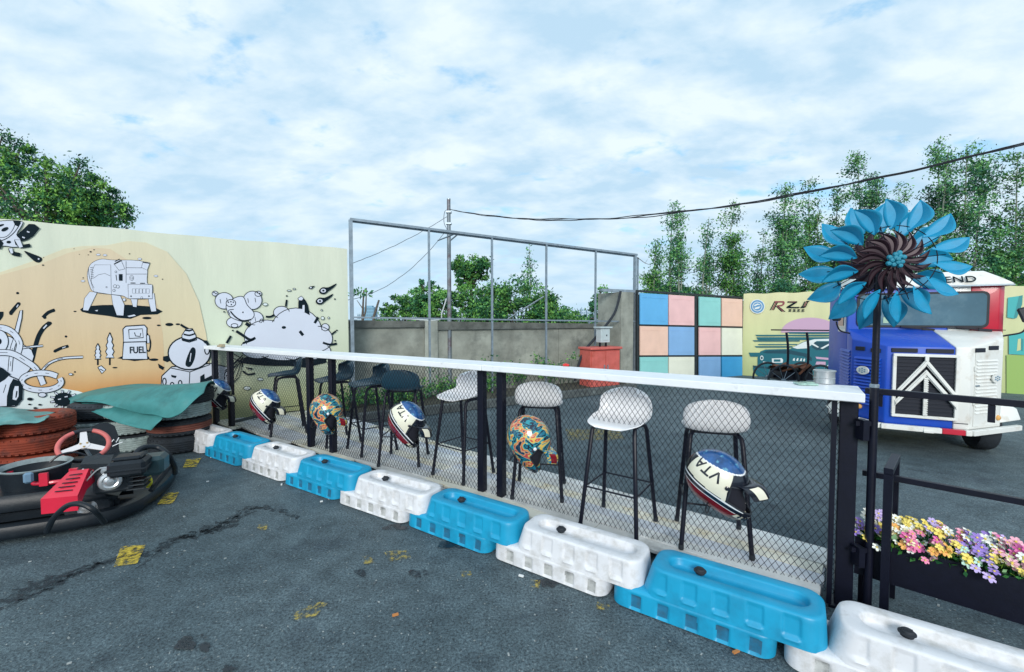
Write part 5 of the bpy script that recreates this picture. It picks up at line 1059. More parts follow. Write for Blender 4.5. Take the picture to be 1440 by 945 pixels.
b = MB(); b.box((0, 0, gz(533)-.12), (.6, .4, .06)); b.box((-.3, 0, .31), (.03, .55, .03)); b.box((.38, 0, .31), (.03, .55, .03)); b.box((.04, 0, .36), (.8, .03, .05)); b.build('axle_frame', BLACK, gt)
# ------------------------------------------------------------------ van
VB = mat('van_blue', (.005, .062, .46), .42, 0, .10, 3, dirt=(.010, .085, .44), dscale=3); VW = mat('van_white', (.74, .75, .72), .38, 0, .05, 3, coat=.2, dirt=(.48, .42, .34), dscale=6, dlo=.53, dhi=.8); VR = mat('van_red', (.50, .010, .035), .35, 0, .15, 3, coat=.3); VD = mat('van_dark_vent', (.006, .010, .022), .7)
GLS = mat('van_windscreen', (.065, .135, .18), .10, 0, .15, 2.5, spec=.5, dirt=(.16, .25, .29), dscale=2.2, dlo=.5, dhi=.75)
vn = thing('food_van', (4.435, 4.6, 0), 'blue, white and red van with a white chevron grille, parked behind the railing', 'van', rz=R(-26))
def hull(pts, name, m, parent=vn, bev=0, label=None):
    bm = bmesh.new(); [bm.verts.new(p) for p in pts]; bmesh.ops.convex_hull(bm, input=bm.verts)
    if bev:
        es = [e for e in bm.edges if len(e.link_faces) == 2 and e.calc_face_angle(0) > .35]; bmesh.ops.bevel(bm, geom=es, offset=bev, segments=3, profile=.5, affect='EDGES')
    me = bpy.data.meshes.new(name); bm.to_mesh(me); bm.free(); me.materials.append(m); me.polygons.foreach_set('use_smooth', [True]*len(me.polygons)); me.set_sharp_from_angle(angle=R(32))
    o = bpy.data.objects.new(name, me); COL.objects.link(o); o.parent = parent
    if label: o['label'] = label
    return o
def up2(pl, z0, z1): return [(x, y, z0) for x, y in pl]+[(x, y, z) for (x, y), z in zip(pl, z1)]
hull(up2([(-.33, 0), (.236, 0), (.236, .60), (-.56, .60), (-.56, .35)], .335, [1.20, 1.20, 1.375, 1.375, 1.255]), 'nose', VB, bev=.012)
hull(up2([(.239, 0), (.36, 0), (.74, .35), (.83, .60), (.239, .60)], .335, [1.20, 1.20, 1.285, 1.36, 1.375]), 'nose', VW, bev=.012, label='white right half of the nose')
hull([(x, y, z) for x in (-.56, .378) for y in (.603, 1.6) for z in (.34, 1.875)], 'cab', VB, bev=.012)
hull([(x, y, z) for x in (.381, .565) for y in (.604, 1.6) for z in (.34, 1.875)], 'cab', VW, bev=.006, label='white strip of the cab')
hull([(x, y, z) for x, y in ((.568, .604), (.80, .604), (.865, .67), (.865, 1.6), (.568, 1.6)) for z in (1.30, 1.875)], 'cab', VR, bev=.006, label='red corner of the cab')
hull([(x, y, z) for x, y in ((.568, .604), (.80, .604), (.865, .67), (.865, 1.6), (.568, 1.6)) for z in (.34, 1.297)], 'cab', VW, bev=.006, label='white lower corner of the cab')
# roof with sloping front and a gutter
hull([(-.585, .555, 1.880), (.89, .555, 1.880), (.89, 1.66, 1.880), (-.585, 1.66, 1.880), (-.585, .555, 1.892), (.89, .555, 1.892), (.89, 1.66, 1.892), (-.585, 1.66, 1.892), (-.40, .70, 2.045), (.70, .70, 2.045), (.72, 1.5, 2.05), (-.42, 1.5, 2.05), (-.50, .61, 1.985), (.80, .61, 1.965)], 'roof', VW, bev=.012)
b = MB(); b.beam((-.58, .548, 1.872), (.885, .548, 1.872), .012, .016); b.beam((.893, .56, 1.872), (.893, 1.6, 1.872), .012, .016); b.build('gutter', GALV, vn)
def vt(body, size, o, xd, yd, m, depth=.001, **k):
    me = text_mesh(body, size, depth, k.get('spacing', 1)); xd = unit(xd); yd = unit(yd); zd = np.cross(xd, yd); A_ = np.array([v.co for v in me.vertices]); b = MB()
    b.add(np.array(o)+A_[:, :1]*xd*k.get('sx', 1)+A_[:, 1:2]*yd+A_[:, 2:3]*zd, [tuple(p.vertices) for p in me.polygons]); o_ = b.build('lettering', m, vn, fix=False); bpy.data.meshes.remove(me); return o_
vt('END', .115, (.455, .566, 1.943), (1, 0, 0), (0, .55, .93), INK, .004, sx=1.15, spacing=1.05)
# windscreen: rubber frame, glass
def rrect(x0, x1, z0, z1, r, y, n=6):
    o = []
    for cx_, cz_, a0_ in ((x1-r, z1-r, 0), (x0+r, z1-r, 90), (x0+r, z0+r, 180), (x1-r, z0+r, 270)):
        for i in range(n+1): a = R(a0_+90*i/n); o.append((cx_+r*math.cos(a), y, cz_+r*math.sin(a)))
    return o
b = MB(); b.prism(rrect(-.47, .715, 1.395, 1.81, .06, .602), (0, -.016, 0)); ws_ = b.build('windscreen', mat('rubber_seal', (.008, .012, .02), .6), vn)
b = MB(); b.prism(rrect(-.445, .69, 1.42, 1.785, .045, .585), (0, -.004, 0)); b.build('glass', GLS, ws_)
b = MB(); b.box((-.19, .60-.022, 1.48), (.05, .004, .07)); b.build('sticker', mat('pale_green_card', (.35, .50, .35), .6), ws_)
for (x0, z0, x1, z1) in ((-.05, 1.405, .20, 1.375), (.44, 1.40, .68, 1.375)):
    b = MB(); b.beam((x0, .572, z0), (x1, .562, z1), .012, .018); b.beam((x1-.06, .56, z1+.004), (x1+.05, .558, z1-.008), .014, .028); b.build('wiper', BLACK, vn)
# grille
FRM = [(-.275, .262), (.43, 1.118)]
b = MB(); b.box((-.006, .005, .775), (.50, .03, .66)); gr_ = b.build('grille', VD, vn)
sl0 = None
for k in range(16):
    if sl0 is None: b = MB(); b.beam((-.25, -.013, 0), (.238, -.013, 0), .014, .012); sl0 = b.build('grille_slat', mat('dark_slat', (.008, .011, .022), .7), gr_); o = sl0
    else: o = sl0.copy(); COL.objects.link(o)
    o.location = (0, 0, .475+.0395*k)
for p0, p1, w_ in (((-.275, 1.105), (.262, 1.105), .03), ((-.275, .443), (.262, .443), .03), ((-.262, .458), (-.262, 1.090), .03), ((.249, .458), (.249, 1.090), .03)):
    b = MB(); b.beam((p0[0], -.02, p0[1]), (p1[0], -.02, p1[1]), .03, w_, up=(0, 1, 0)) if False else b.beam((p0[0], -.02, p0[1]), (p1[0], -.02, p1[1]), w_, .035, up=(0, 1, 0), bev=.003); b.build('grille_frame', VW, gr_)
for az_, ez in ((1.04, .68), (.925, .585)):
    for sx in (-1, 1):
        b = MB(); d = unit(np.array([sx*.262, 0, ez-az_])); nrm = np.array([-d[2], 0, d[0]])*sx
        b.prism([(-.003+0, -.045, az_+.03), (-.003+sx*.252, -.045, ez+.022), (-.003+sx*.252, -.045, ez-.036), (-.003, -.045, az_-.042)], (0, .02, 0)); 
        b.prism([(-.003+0, -.0575, az_+.014), (-.003+sx*.245, -.0575, ez+.008), (-.003+sx*.245, -.0575, ez-.020), (-.003, -.0575, az_-.024)], (0, .012, 0)); b.build('chevron', VW, gr_)
b = MB(); b.beam((-.003, -.035, .46), (-.003, -.035, .87), .03, .02, up=(0, 1, 0)); [b.box((-.003, -.05, .475+.024*k), (.036, .014, .012)) for k in range(17)]; b.box((-.003, -.045, 1.075), (.03, .02, .05)); b.build('grille_spine', VW, gr_)
def facet(p0, p1):       # frame on a nose facet: origin, direction along, outward normal
    p0 = np.array([*p0, 0.]); p1 = np.array([*p1, 0.]); d = unit(p1-p0); n = np.array([d[1], -d[0], 0]); return p0, p1, d, n
def louvres(p0, p1, f0, f1, z0, z1, k, m, name='louvre'):
    p0, p1, d, n = facet(p0, p1); Lf = np.linalg.norm(p1-p0); c = p0+d*Lf*(f0+f1)/2; w_ = Lf*(f1-f0); proto = None
    for i in range(k):
        if proto is None:
            h = (z1-z0)/k; q = lambda a, o_, z: tuple(d*a+n*o_+Z*z); b = MB()
            b.add([q(-w_/2, .001, h*.42), q(w_/2, .001, h*.42), q(w_/2*.96, .020, -h*.30), q(-w_/2*.96, .020, -h*.30), q(-w_/2*.96, .001, -h*.38), q(w_/2*.96, .001, -h*.38)], [(0, 1, 2, 3), (3, 2, 5, 4), (0, 3, 4), (1, 5, 2)])
            proto = b.build(name, m, vn); o = proto
        else: o = proto.copy(); COL.objects.link(o)
        o.location = tuple(c+Z*(z0+(z1-z0)*(i+.5)/k))
louvres((-.56, .35), (-.33, 0), .10, .88, .50, 1.06, 15, VB); louvres((.36, 0), (.74, .35), .12, .80, .50, 1.08, 16, VW)
louvres((-.56, .90), (-.56, .37), .05, .95, .50, 1.12, 16, VB)
b = MB(); p0, p1, d, n = facet((.36, 0), (.74, .35)); b.box(p0+d*.27+n*.004+Z*.77, (.42, .008, .80), [d, n, Z], bev=.002)
b.build('side_door', VW, vn)
for (pa, pb, f, z) in (((.36, 0), (.74, .35), .24, 1.17), ((.36, 0), (.74, .35), .66, 1.19), ((-.56, .35), (-.33, 0), .27, 1.15), ((-.56, .35), (-.33, 0), .72, 1.14), ((-.33, 0), (.36, 0), .22, 1.155), ((-.33, 0), (.36, 0), .64, 1.155)):
    p0, p1, d, n = facet(pa, pb); w_ = .15 if pa == (.36, 0) else (.115 if pa[0] == -.56 else .22); b = MB(); b.box(p0+(p1-p0)*f+n*.007+Z*z, (w_, .012, .045), [d, n, Z], bev=.003); b.build('vent_slot', VD, vn)
for (pa, pb, f, z) in (((.36, 0), (.74, .35), .70, .87), ((-.56, .35), (-.33, 0), .42, .90)):
    p0, p1, d, n = facet(pa, pb); c = p0+(p1-p0)*f+n*.036+Z*z; b = MB(); b.prism([c+d*.074*math.cos(a)+Z*.048*math.sin(a) for a in [2*math.pi*i/24 for i in range(24)]], -n*.012); bd = b.build('round_badge', VW, vn)
    b = MB()
    for q in range(6): a = q*math.pi/3+.5; e = c+n*.002+d*.036*math.cos(a)+Z*.022*math.sin(a); b.prism([e+d*.012*math.cos(t)+Z*.008*math.sin(t) for t in [2*math.pi*i/10 for i in range(10)]], n*.002)
    b.prism([c+n*.002+d*.010*math.cos(t)+Z*.007*math.sin(t) for t in [2*math.pi*i/10 for i in range(10)]], n*.002)
    b.build('badge_pattern', mat('badge_blue_grey', (.20, .32, .42), .4), bd, kind='stuff')
for (pa, pb, f, z) in (((.36, 0), (.74, .35), .88, .44), ((-.56, .35), (-.33, 0), .30, .47)):
    p0, p1, d, n = facet(pa, pb); b = MB(); b.lathe([(0, .02), (.018, .018), (.028, .01), (.03, 0), (.03, -.01)], c=p0+(p1-p0)*f+n*.01+Z*z, ax=n, n=18); b.build('indicator_lamp', mat('amber_lens', (.70, .38, .12), .2), vn, smooth=True)
# bumper bar in sections, one painted red
bp_ = [(-.70, .62), (-.60, .30), (-.375, -.045), (.10, -.06)]; 
def bseg(p, q, m): b = MB(); b.beam((p[0], p[1], .318), (q[0], q[1], .318), .05, .055, bev=.004); b.build('bumper', m, vn)
bseg(bp_[0], bp_[1], VW); bseg(bp_[1], bp_[2], VW); bseg((-.37, -.048), (.128, -.06), VW); bseg((.13, -.06), (.31, -.06), VR); bseg((.312, -.06), (.36, -.06), VW); bseg((.365, -.055), (.95, .49), VW)
hull([(.74, .37, .37), (.80, .60, .37), (1.02, .62, .38), (1.02, .80, .38), (.84, .62, .60), (1.00, .66, .50)], 'fender', VW, bev=.01)
hull([(-.57, .40, .34), (-.57, .9, .34), (-.72, .6, .34), (-.72, .85, .34), (-.57, .5, .5), (-.57, .8, .5)], 'fender', VW, bev=.01)
# side window on the left, mirrors
b = MB(); b.box((-.565, .82, 1.58), (.02, .34, .50)); b.build('window_frame', VW, vn); b = MB(); b.box((-.573, .82, 1.60), (.02, .26, .38)); b.build('side_window', GLS, vn)
for sx, c in ((-1, (-.69, .50, 1.545)), (1, (.985, .50, 1.55))):
    rt_ = unit([1, .25*sx, 0]) if sx < 0 else unit([1, -.1, .35]); f_ = unit([-.2*sx, -1, 0]); u_ = np.cross(rt_, f_); u_ = u_ if u_[2] > 0 else -u_; wd = .085 if sx < 0 else .14
    b = MB(); b.box(c, (wd, .045, .165), [rt_, f_, u_], bev=.015); m_ = b.build('mirror', BLACKP, vn, smooth=True)
    b = MB(); b.box(np.array(c)-f_*-.024, (.018, .004, .018), [rt_, f_, u_]); b.build('mirror_mark', VW, m_)
    b = MB(); x_ = c[0]; b.tube(spline([(x_, .50, c[2]-.08), (x_-.01*sx, .50, c[2]-.13), (x_-.05*sx, .50, c[2]-.20), (x_-.18*sx, .48, c[2]-.235), (x_-.27*sx, .46, c[2]-.26)], 6), .009, 8); b.box((x_-.28*sx, .44, c[2]-.28), (.04, .04, .07), bev=.006); b.build('mirror_arm', BLACK, vn, smooth=True)
# wheels and underside
for (p_, q_, w_) in (((.385, .5965, 1.385), (.855, .5965, 1.372), .005), ((.243, -.0015, .40), (.355, -.0015, .40), .004), ((.862, .75, .45), (.862, .75, 1.80), .005)):
    b = MB(); b.beam(p_, q_, w_, .008); b.build('panel_seam', VD, vn)
for f_, z_ in ((.10, .62), (.10, .98)):
    p0, p1, d, n = facet((.36, 0), (.74, .35)); b = MB(); b.box(p0+(p1-p0)*f_+n*.008+Z*z_, (.018, .014, .05), [d, n, Z], bev=.003); b.build('door_hinge', VW, vn)
p0, p1, d, n = facet((.36, 0), (.74, .35)); b = MB(); b.box(p0+(p1-p0)*.17+n*.014+Z*.80, (.05, .02, .016), [d, n, Z], bev=.004); b.build('door_handle', GALV, vn)
b = MB(); b.beam((-.02, -.075, .325), (.06, -.075, .325), .02, .035); b.box((.02, -.09, .30), (.08, .01, .02)); b.build('tow_bracket', VW, vn)
b = MB(); b.box((.15, 1.0, .30), (1.1, 1.1, .07)); b.box((.15, .5, .24), (.9, .3, .06)); b.build('underbody', BLACK, vn)
for x, y in ((-.46, .62), (.72, .70), (-.46, 1.4), (.72, 1.4)):
    b = MB(); prof = [(.14, -.085), (.21, -.095), (.262, -.08), (.275, -.055), (.278, 0), (.275, .055), (.262, .08), (.21, .095), (.14, .085)]; b.lathe(prof, c=(x, y, .278), ax=(1, 0, 0), n=36, cap=False); t_ = b.build('wheel', RUBBER, vn, smooth=True)
    b = MB(); b.lathe([(0, -.06), (.07, -.06), (.10, -.04), (.142, -.05), (.142, .05), (.10, .04), (0, .06)], c=(x, y, .278), ax=(1, 0, 0), n=24, cap=False); b.build('rim', VW, t_, smooth=True)
# ------------------------------------------------------------------ petal wind spinner on its pole
TQ = mat('turquoise_metal', (.003, .27, .48), .5, 0, .18, 9, bump=.05); TQD = mat('turquoise_hub', (.008, .22, .32), .6, 0, .2, 20); BRN = mat('bronze_brown', (.030, .012, .020), .42, .2, .3, 14)
sp0 = np.array([1.792, 2.115, 0]); wsn = thing('wind_spinner', tuple(sp0), 'large turquoise petal wind spinner with brown inner blades on a tall black pole', 'wind spinner')
ax_ = unit([-.34, -.94, .02]); e1 = unit(np.cross(Z, ax_)*1.0); e2 = np.cross(ax_, e1); ZC = 1.762
b = MB(); b.tube([(0, 0, .012), (0, 0, 1.17)], .0185, 14); b.build('pole', BLACK, wsn, smooth=True)
b = MB(); b.tube([(0, 0, 1.17), (0, 0, ZC-.01)], .0150, 14); b.build('pole', BLACK, wsn, smooth=True)
b = MB(); b.lathe([(.0, 1.160), (.0195, 1.160), (.0200, 1.166), (.0200, 1.174), (.0160, 1.178)], n=14); b.build('collar', GALV, wsn)
b = MB(); b.tube([np.array([0, 0, ZC])+ax_*.165, np.array([0, 0, ZC])-ax_*.09], .010, 10); b.build('axle', BLACK, wsn)
b = MB(); b.box((0, 0, .006), (.14, .14, .011)); b.build('base_plate', BLACK, wsn)
def petal_mesh(r0, r1, wd, twist, fold, curl, nb=12):
    b = MB(); rows = []
    for i in range(nb+1):
        t = i/nb; wv = wd*math.sin(math.pi*min(1, t*.985+.012))**1.0*(1-.12*t); bend = curl*math.sin(t*math.pi)
        row = []
        for j in range(-3, 4):
            q = j/3; lx = wv*q*.5; lz = fold*wv*abs(q)*.5*(1 if q > 0 else .35)
            a = R(twist)*(1-.3*t); x = lx*math.cos(a)-lz*math.sin(a); z = lx*math.sin(a)+lz*math.cos(a); row.append((x+bend, r0+(r1-r0)*t, z-.018*t*t))
        rows.append(row)
    b.grid(rows); return b
def place_ring(n, off, phase, mk, name, m, zoff, flip=1):
    proto = None
    for i in range(n):
        a = phase+2*math.pi*i/n
        if proto is None: proto = mk.build(name, m, wsn, smooth=True, fix=False); so_ = proto.modifiers.new('plate', 'SOLIDIFY'); so_.thickness = .0016; o = proto
        else: o = proto.copy(); COL.objects.link(o)
        xr = (e1*math.cos(a)+e2*math.sin(a))*flip; yr = -e1*math.sin(a)+e2*math.cos(a); zr = np.cross(xr, yr) if flip > 0 else ax_
        zr = ax_*1.0; c = np.array([0, 0, ZC])+ax_*off; o.matrix_basis = Matrix(((xr[0], yr[0], zr[0], c[0]), (xr[1], yr[1], zr[1], c[1]), (xr[2], yr[2], zr[2], c[2]), (0, 0, 0, 1)))
place_ring(14, .150, .10, petal_mesh(.140, .288, .092, 32, .7, .026), 'petal', TQ, 0)
place_ring(14, -.055, .30, petal_mesh(.155, .320, .098, -32, .7, -.026), 'petal', TQ, 0)
place_ring(15, .150, .0, petal_mesh(.022, .145, .036, 25, .7, .032), 'inner_blade', BRN, 0)
place_ring(15, -.010, .1, petal_mesh(.030, .170, .044, -25, .7, -.028), 'inner_blade', BRN, 0)
for off, rr in ((.146, .158), (-.05, .168)):
    b = MB(); c = np.array([0, 0, ZC])+ax_*off; b.tube([c+(e1*math.cos(a)+e2*math.sin(a))*rr for a in [2*math.pi*i/60 for i in range(60)]], .0022, 5, closed=True)
    for q in range(14): a = q*2*math.pi/14+.1; b.tube([c, c+(e1*math.cos(a)+e2*math.sin(a))*(rr+.03)], .0018, 4)
    b.build('ring_wire', BLACK, wsn)
b = MB(); c = np.array([0, 0, ZC])+ax_*.175
for k in range(13):
    a = k*2.39996; rr = .0100*math.sqrt(k)*.95; p = c+(e1*math.cos(a)+e2*math.sin(a))*rr+ax_*(.012-.35*rr)
    b.lathe([(0, -.011), (.008, -.009), (.0118, 0), (.008, .009), (0, .011)], c=p, ax=ax_, n=10)
b.build('hub', TQD, wsn, smooth=True)
for z in (.98, .34):
    b = MB(); b.beam(np.array([-.016, -.004, z]), np.array([-.085, .005, z]), .012, .022); b.box((-.052, .001, z-.03), (.03, .05, .10)); b.build('bracket', BLACK, wsn)
# ------------------------------------------------------------------ railing at the right with hoop post
RD = unit([.357, -.317, 0]); RNn = np.array([-RD[1], RD[0], 0]); RA = np.array([1.87, 2.21, 0])
rl = thing('railing', tuple(RA), 'black square tube railing with two rails running off the right edge', 'railing')
for z, w_ in ((1.125, .030), (.692, .028)): b = MB(); b.beam(RA-RD*.035+Z*z, RA+RD*1.45+Z*z, w_, w_, bev=.002); b.build('rail', BLACK, rl, world=True)
for a, z0, z1 in ((.025, 1.05, 1.108), (.41, 1.03, 1.108)): b = MB(); b.box(RA+RD*a+Z*(z0+z1)/2-RNn*.004, (.022, .022, z1-z0), [RD, RNn, Z]); b.build('stub', BLACK, rl, world=True)
for a in (1.43,): b = MB(); b.box(RA+RD*a+Z*.55, (.04, .04, 1.10), [RD, RNn, Z]); b.build('post', BLACK, rl, world=True)
hp = thing('hoop_post', (1.829, 2.06, 0), 'black inverted U shaped steel hoop standing between the flower box and the fence end', 'post')
h0_, h1_ = np.array([1.829, 2.06, 0]), np.array([2.045, 2.265, 0]); hd = unit(h1_-h0_); hn = np.array([-hd[1], hd[0], 0])
for p in (h0_, h1_): b = MB(); b.box(p+Z*.374, (.034, .034, .745), [hd, hn, Z]); b.build('leg', BLACK, hp, world=True)
b = MB(); b.beam(h0_-hd*.017+Z*.762, h1_+hd*.017+Z*.762, .036, .030, bev=.002); b.build('top_bar', BLACK, hp, world=True)
# ------------------------------------------------------------------ planter box and artificial flowers
PX0 = np.array([1.765, 2.17, 0]); pl_ = thing('planter_box', tuple(PX0), 'long black rectangular planter box hung along the railing', 'planter')
zt, zb_, PLn, PDp = .384, .188, 1.25, .19; q0 = PX0
for nm, c, sz in (('front_panel', q0+RD*PLn/2+RNn*.004, (PLn, .008, zt-zb_)), ('back_panel', q0+RD*PLn/2+RNn*(PDp-.004), (PLn, .008, zt-zb_)), ('end_panel', q0+RD*.004+RNn*PDp/2, (.008, PDp-.017, zt-zb_)), ('end_panel', q0+RD*(PLn-.004)+RNn*PDp/2, (.008, PDp-.017, zt-zb_))):
    b = MB(); b.box(c+Z*(zt+zb_)/2, sz, [RD, RNn, Z]); b.build(nm, BLACK, pl_, world=True)
b = MB(); b.box(q0+RD*PLn/2+RNn*PDp/2+Z*(zb_+.006), (PLn-.018, PDp-.018, .01), [RD, RNn, Z]); b.build('floor_panel', BLACK, pl_, world=True)
b = MB(); b.box(q0+RD*PLn/2+RNn*PDp/2+Z*(zt-.05), (PLn-.02, PDp-.02, .02), [RD, RNn, Z]); b.build('soil', MATS['soil'], pl_, world=True)
for a, z in ((.03, .09),):   # support legs under the box
    b = MB(); b.box(q0+RD*a+RNn*.09+Z*.093, (.03, .03, .186), [RD, RNn, Z]); b.build('support_leg', BLACK, pl_, world=True)
b = MB(); b.box(q0+RD*1.2+RNn*.09+Z*.093, (.03, .03, .186), [RD, RNn, Z]); b.build('support_leg', BLACK, pl_, world=True)
b = MB(); b.box(q0-RD*.015+RNn*.05+Z*.30, (.03, .05, .05), [RD, RNn, Z]); b.build('hanger', BLACK, pl_, world=True)
FC = {'pink': (.78, .26, .42), 'pale pink': (.78, .42, .52), 'white': (.80, .82, .76), 'yellow': (.80, .66, .16), 'cream': (.80, .74, .48), 'purple': (.30, .20, .56), 'lilac': (.52, .42, .72), 'orange': (.80, .42, .12), 'magenta': (.68, .14, .38), 'mint': (.50, .72, .62)}
FM = {}
def flower_mesh(c):
    if c in FM: return FM[c]
    b = MB(); n = 6
    for k in range(n):
        a = 2*math.pi*k/n; ca_, sa_ = math.cos(a), math.sin(a)
        P = [(.003, 0, 0), (.012, -.0085, .004), (.024, -.0075, .003), (.0275, 0, -.001), (.024, .0075, .003), (.012, .0085, .004)]
        b.add([(x*ca_-y*sa_, x*sa_+y*ca_, z+(.0012 if k % 2 else 0)) for x, y, z in P], [(0, 1, 2, 3), (0, 3, 4, 5)])
    b.lathe([(.0055, .002), (.005, .006), (0, .008)], n=8, mi=1)
    me = bpy.data.meshes.new('flower'); me.from_pydata(b.v, [], b.f); me.materials.append(mat('flower_'+c.replace(' ', '_'), FC[c], .6, 0, .12, 60)); me.materials.append(mat('flower_centre', (.72, .55, .10), .7)); me.polygons.foreach_set('material_index', b.m); me.update(); FM[c] = me; return me
GLF = [mat('plastic_leaf_dark', (.015, .10, .03), .45), mat('plastic_leaf_mid', (.05, .22, .04), .45), mat('plastic_leaf_lime', (.22, .42, .05), .45)]
def leaf5(P, parent, size, seed, name='foliage'): return leaf_mesh(np.array(P), size, GLF, name, parent, 0, seed, .55)
BCH = [('yellow', 'purple', 'white'), ('lilac', 'white', 'yellow'), ('white', 'orange', 'cream'), ('cream', 'yellow', 'white'), ('magenta', 'pink', 'white'), ('white', 'yellow', 'lilac'), ('yellow', 'pale pink', 'orange'), ('pink', 'pale pink', 'white'), ('lilac', 'purple', 'mint'), ('white', 'mint', 'purple'), ('cream', 'yellow', 'pale pink'), ('pale pink', 'magenta', 'lilac'),
       ('white', 'cream', 'mint'), ('pink', 'orange', 'yellow'), ('pale pink', 'pink', 'cream'), ('lilac', 'white', 'pink'), ('magenta', 'pink', 'orange'), ('purple', 'lilac', 'white'), ('pink', 'magenta', 'yellow'), ('white', 'lilac', 'pale pink')]
where = ['at the left end of the planter', 'just left of the hoop post', 'behind the hoop post', 'just right of the hoop post']
for i, cs in enumerate(BCH):
    col_, rw = divmod(i, 2); a = .035+col_*.093+(.03 if rw else 0); a += .03; c = q0+RD*a+RNn*(.045 if rw == 0 else .135)+Z*(zt-.03); g_ = np.random.default_rng(300+i)
    lab = '%s, %s and %s flowers, %s row, %s' % (cs[0], cs[1], cs[2], 'front' if rw == 0 else 'back', 'planter left end' if col_ == 0 else 'beside the hoop post' if col_ in (1,) else 'left half of the planter' if col_ < 3 else 'near the picture edge' if col_ > 3 else 'middle of the planter')
    t = thing('flower_bunch', tuple(c), lab, 'flowers', 'artificial flower bunches in the planter')
    nf = 20; stems = MB()
    for k in range(nf):
        # heads form a loose cushion that spills forward over the front edge
        da = g_.uniform(-.062, .062); dn = g_.uniform(-.075, .03) if rw == 0 else g_.uniform(-.045, .055); h = g_.uniform(.060, .105)+(.028 if rw else 0)-(.55*max(0, -dn-.03) if rw == 0 else 0)-(.03 if k == 0 and rw == 0 else 0)
        if k == 0 and rw == 0 and i % 4 == 0: dn = -.085; h = .016
        p = RD*da+RNn*dn+Z*h; d = unit(np.array([g_.normal()*.35, g_.normal()*.35-.55, .75])); _, A1, A2 = basis(d); o = bpy.data.objects.new('flower', flower_mesh(cs[int(g_.choice([0, 0, 1, 1, 2]))])); COL.objects.link(o); o.parent = t
        s_ = g_.uniform(.62, 1.0); o.matrix_basis = Matrix(((A1[0]*s_, A2[0]*s_, d[0]*s_, p[0]), (A1[1]*s_, A2[1]*s_, d[1]*s_, p[1]), (A1[2]*s_, A2[2]*s_, d[2]*s_, p[2]), (0, 0, 0, 1)))
        stems.tube([RD*da*.3+RNn*dn*.3+Z*.0, p*np.array([.8, .8, .6]), p], .0015, 4)
    stems.build('stems', GLF[0], t)
    leaf5([RD*g_.uniform(-.06, .06)+RNn*g_.uniform(-.06 if rw == 0 else -.03, .04)+Z*g_.uniform(-.01, .075) for _ in range(60)], t, .034, 300+i)
# ------------------------------------------------------------------ tyres
TMATS = {'black': RUBBER, 'orange': mat('orange_painted_rubber', (.30, .050, .022), .7, 0, .3, 4, bump=.2, dirt=(.05, .022, .02), dscale=4.5, dlo=.46, dhi=.66), 'pale': mat('pale_painted_rubber', (.36, .44, .43), .75, 0, .25, 6, bump=.2, dirt=(.07, .10, .11), dscale=7, dlo=.48, dhi=.7), 'brown': mat('brown_tread', (.20, .065, .045), .8, 0, .3, 8)}
TYM = {}
def tyre_mesh(kind, narrow):
    key = (kind, narrow)
    if key in TYM: return TYM[key]
    b = MB(); H2 = .092; n = 72
    prof = [(.175, -.070), (.20, -.086), (.235, -.092), (.268, -.086), (.288, -.072), (.297, -.058)]
    for k in range(5):      # four grooves round the tread
        z0 = -.056+.0235*k; prof += [(.303, z0), (.304, z0+.0145)]
        if k < 4: prof += [(.294, z0+.0165), (.294, z0+.0215)]
    prof += [(.297, .058), (.288, .072), (.268, .086), (.235, .092), (.20, .086), (.175, .070), (.172, .0), (.175, -.070)]
    b.lathe(prof, n=n, cap=False)
    # shoulder blocks
    for k in range(36):
        a = 2*math.pi*k/36; c, s_ = math.cos(a), math.sin(a)
        for zz_ in (-.066, .066): b.box((.2945*c, .2945*s_, zz_), (.008, .026, .012), [[c, s_, 0], [-s_, c, 0], [0, 0, 1]])
    ms = [TMATS[kind] if kind != 'stripe' else RUBBER, TMATS['brown']]
    if kind == 'stripe': 
        for i, f in enumerate(b.f):
            zc = sum(b.v[k][2] for k in f)/len(f); rc_ = math.hypot(*b.v[f[0]][:2])
            if -.03 < zc < .045 and rc_ > .29: b.m[i] = 1
    if kind in ('orange', 'pale'): ms[1] = RUBBER
    if kind == 'pale':
        for i, f in enumerate(b.f):
            rr = sum(math.hypot(*b.v[k][:2]) for k in f)/len(f)
            if rr < .285: b.m[i] = 1
    me = bpy.data.meshes.new('tyre'); me.from_pydata(b.v, [], b.f)
    for m in ms: me.materials.append(m)
    me.polygons.foreach_set('material_index', b.m); bm = bmesh.new(); bm.from_mesh(me); bmesh.ops.recalc_face_normals(bm, faces=bm.faces); bm.to_mesh(me); bm.free()
    me.polygons.foreach_set('use_smooth', [True]*len(me.polygons)); me.set_sharp_from_angle(angle=R(30)); TYM[key] = me; return me
def tyre(x, y, lv, kind, label):
    o = bpy.data.objects.new('tyre', tyre_mesh(kind, 0)); COL.objects.link(o); tag(o, label, 'tyre', 'tyres stacked along the mural'); g_ = np.random.default_rng(int(abs(x*100+y*10+lv)))
    o.location = (x+g_.uniform(-.018, .018)*(lv > 0), y+g_.uniform(-.018, .018)*(lv > 0), (.094+.187*lv if lv < 3 else .622)); o.rotation_euler = (0, 0, g_.uniform(0, 6)); return o
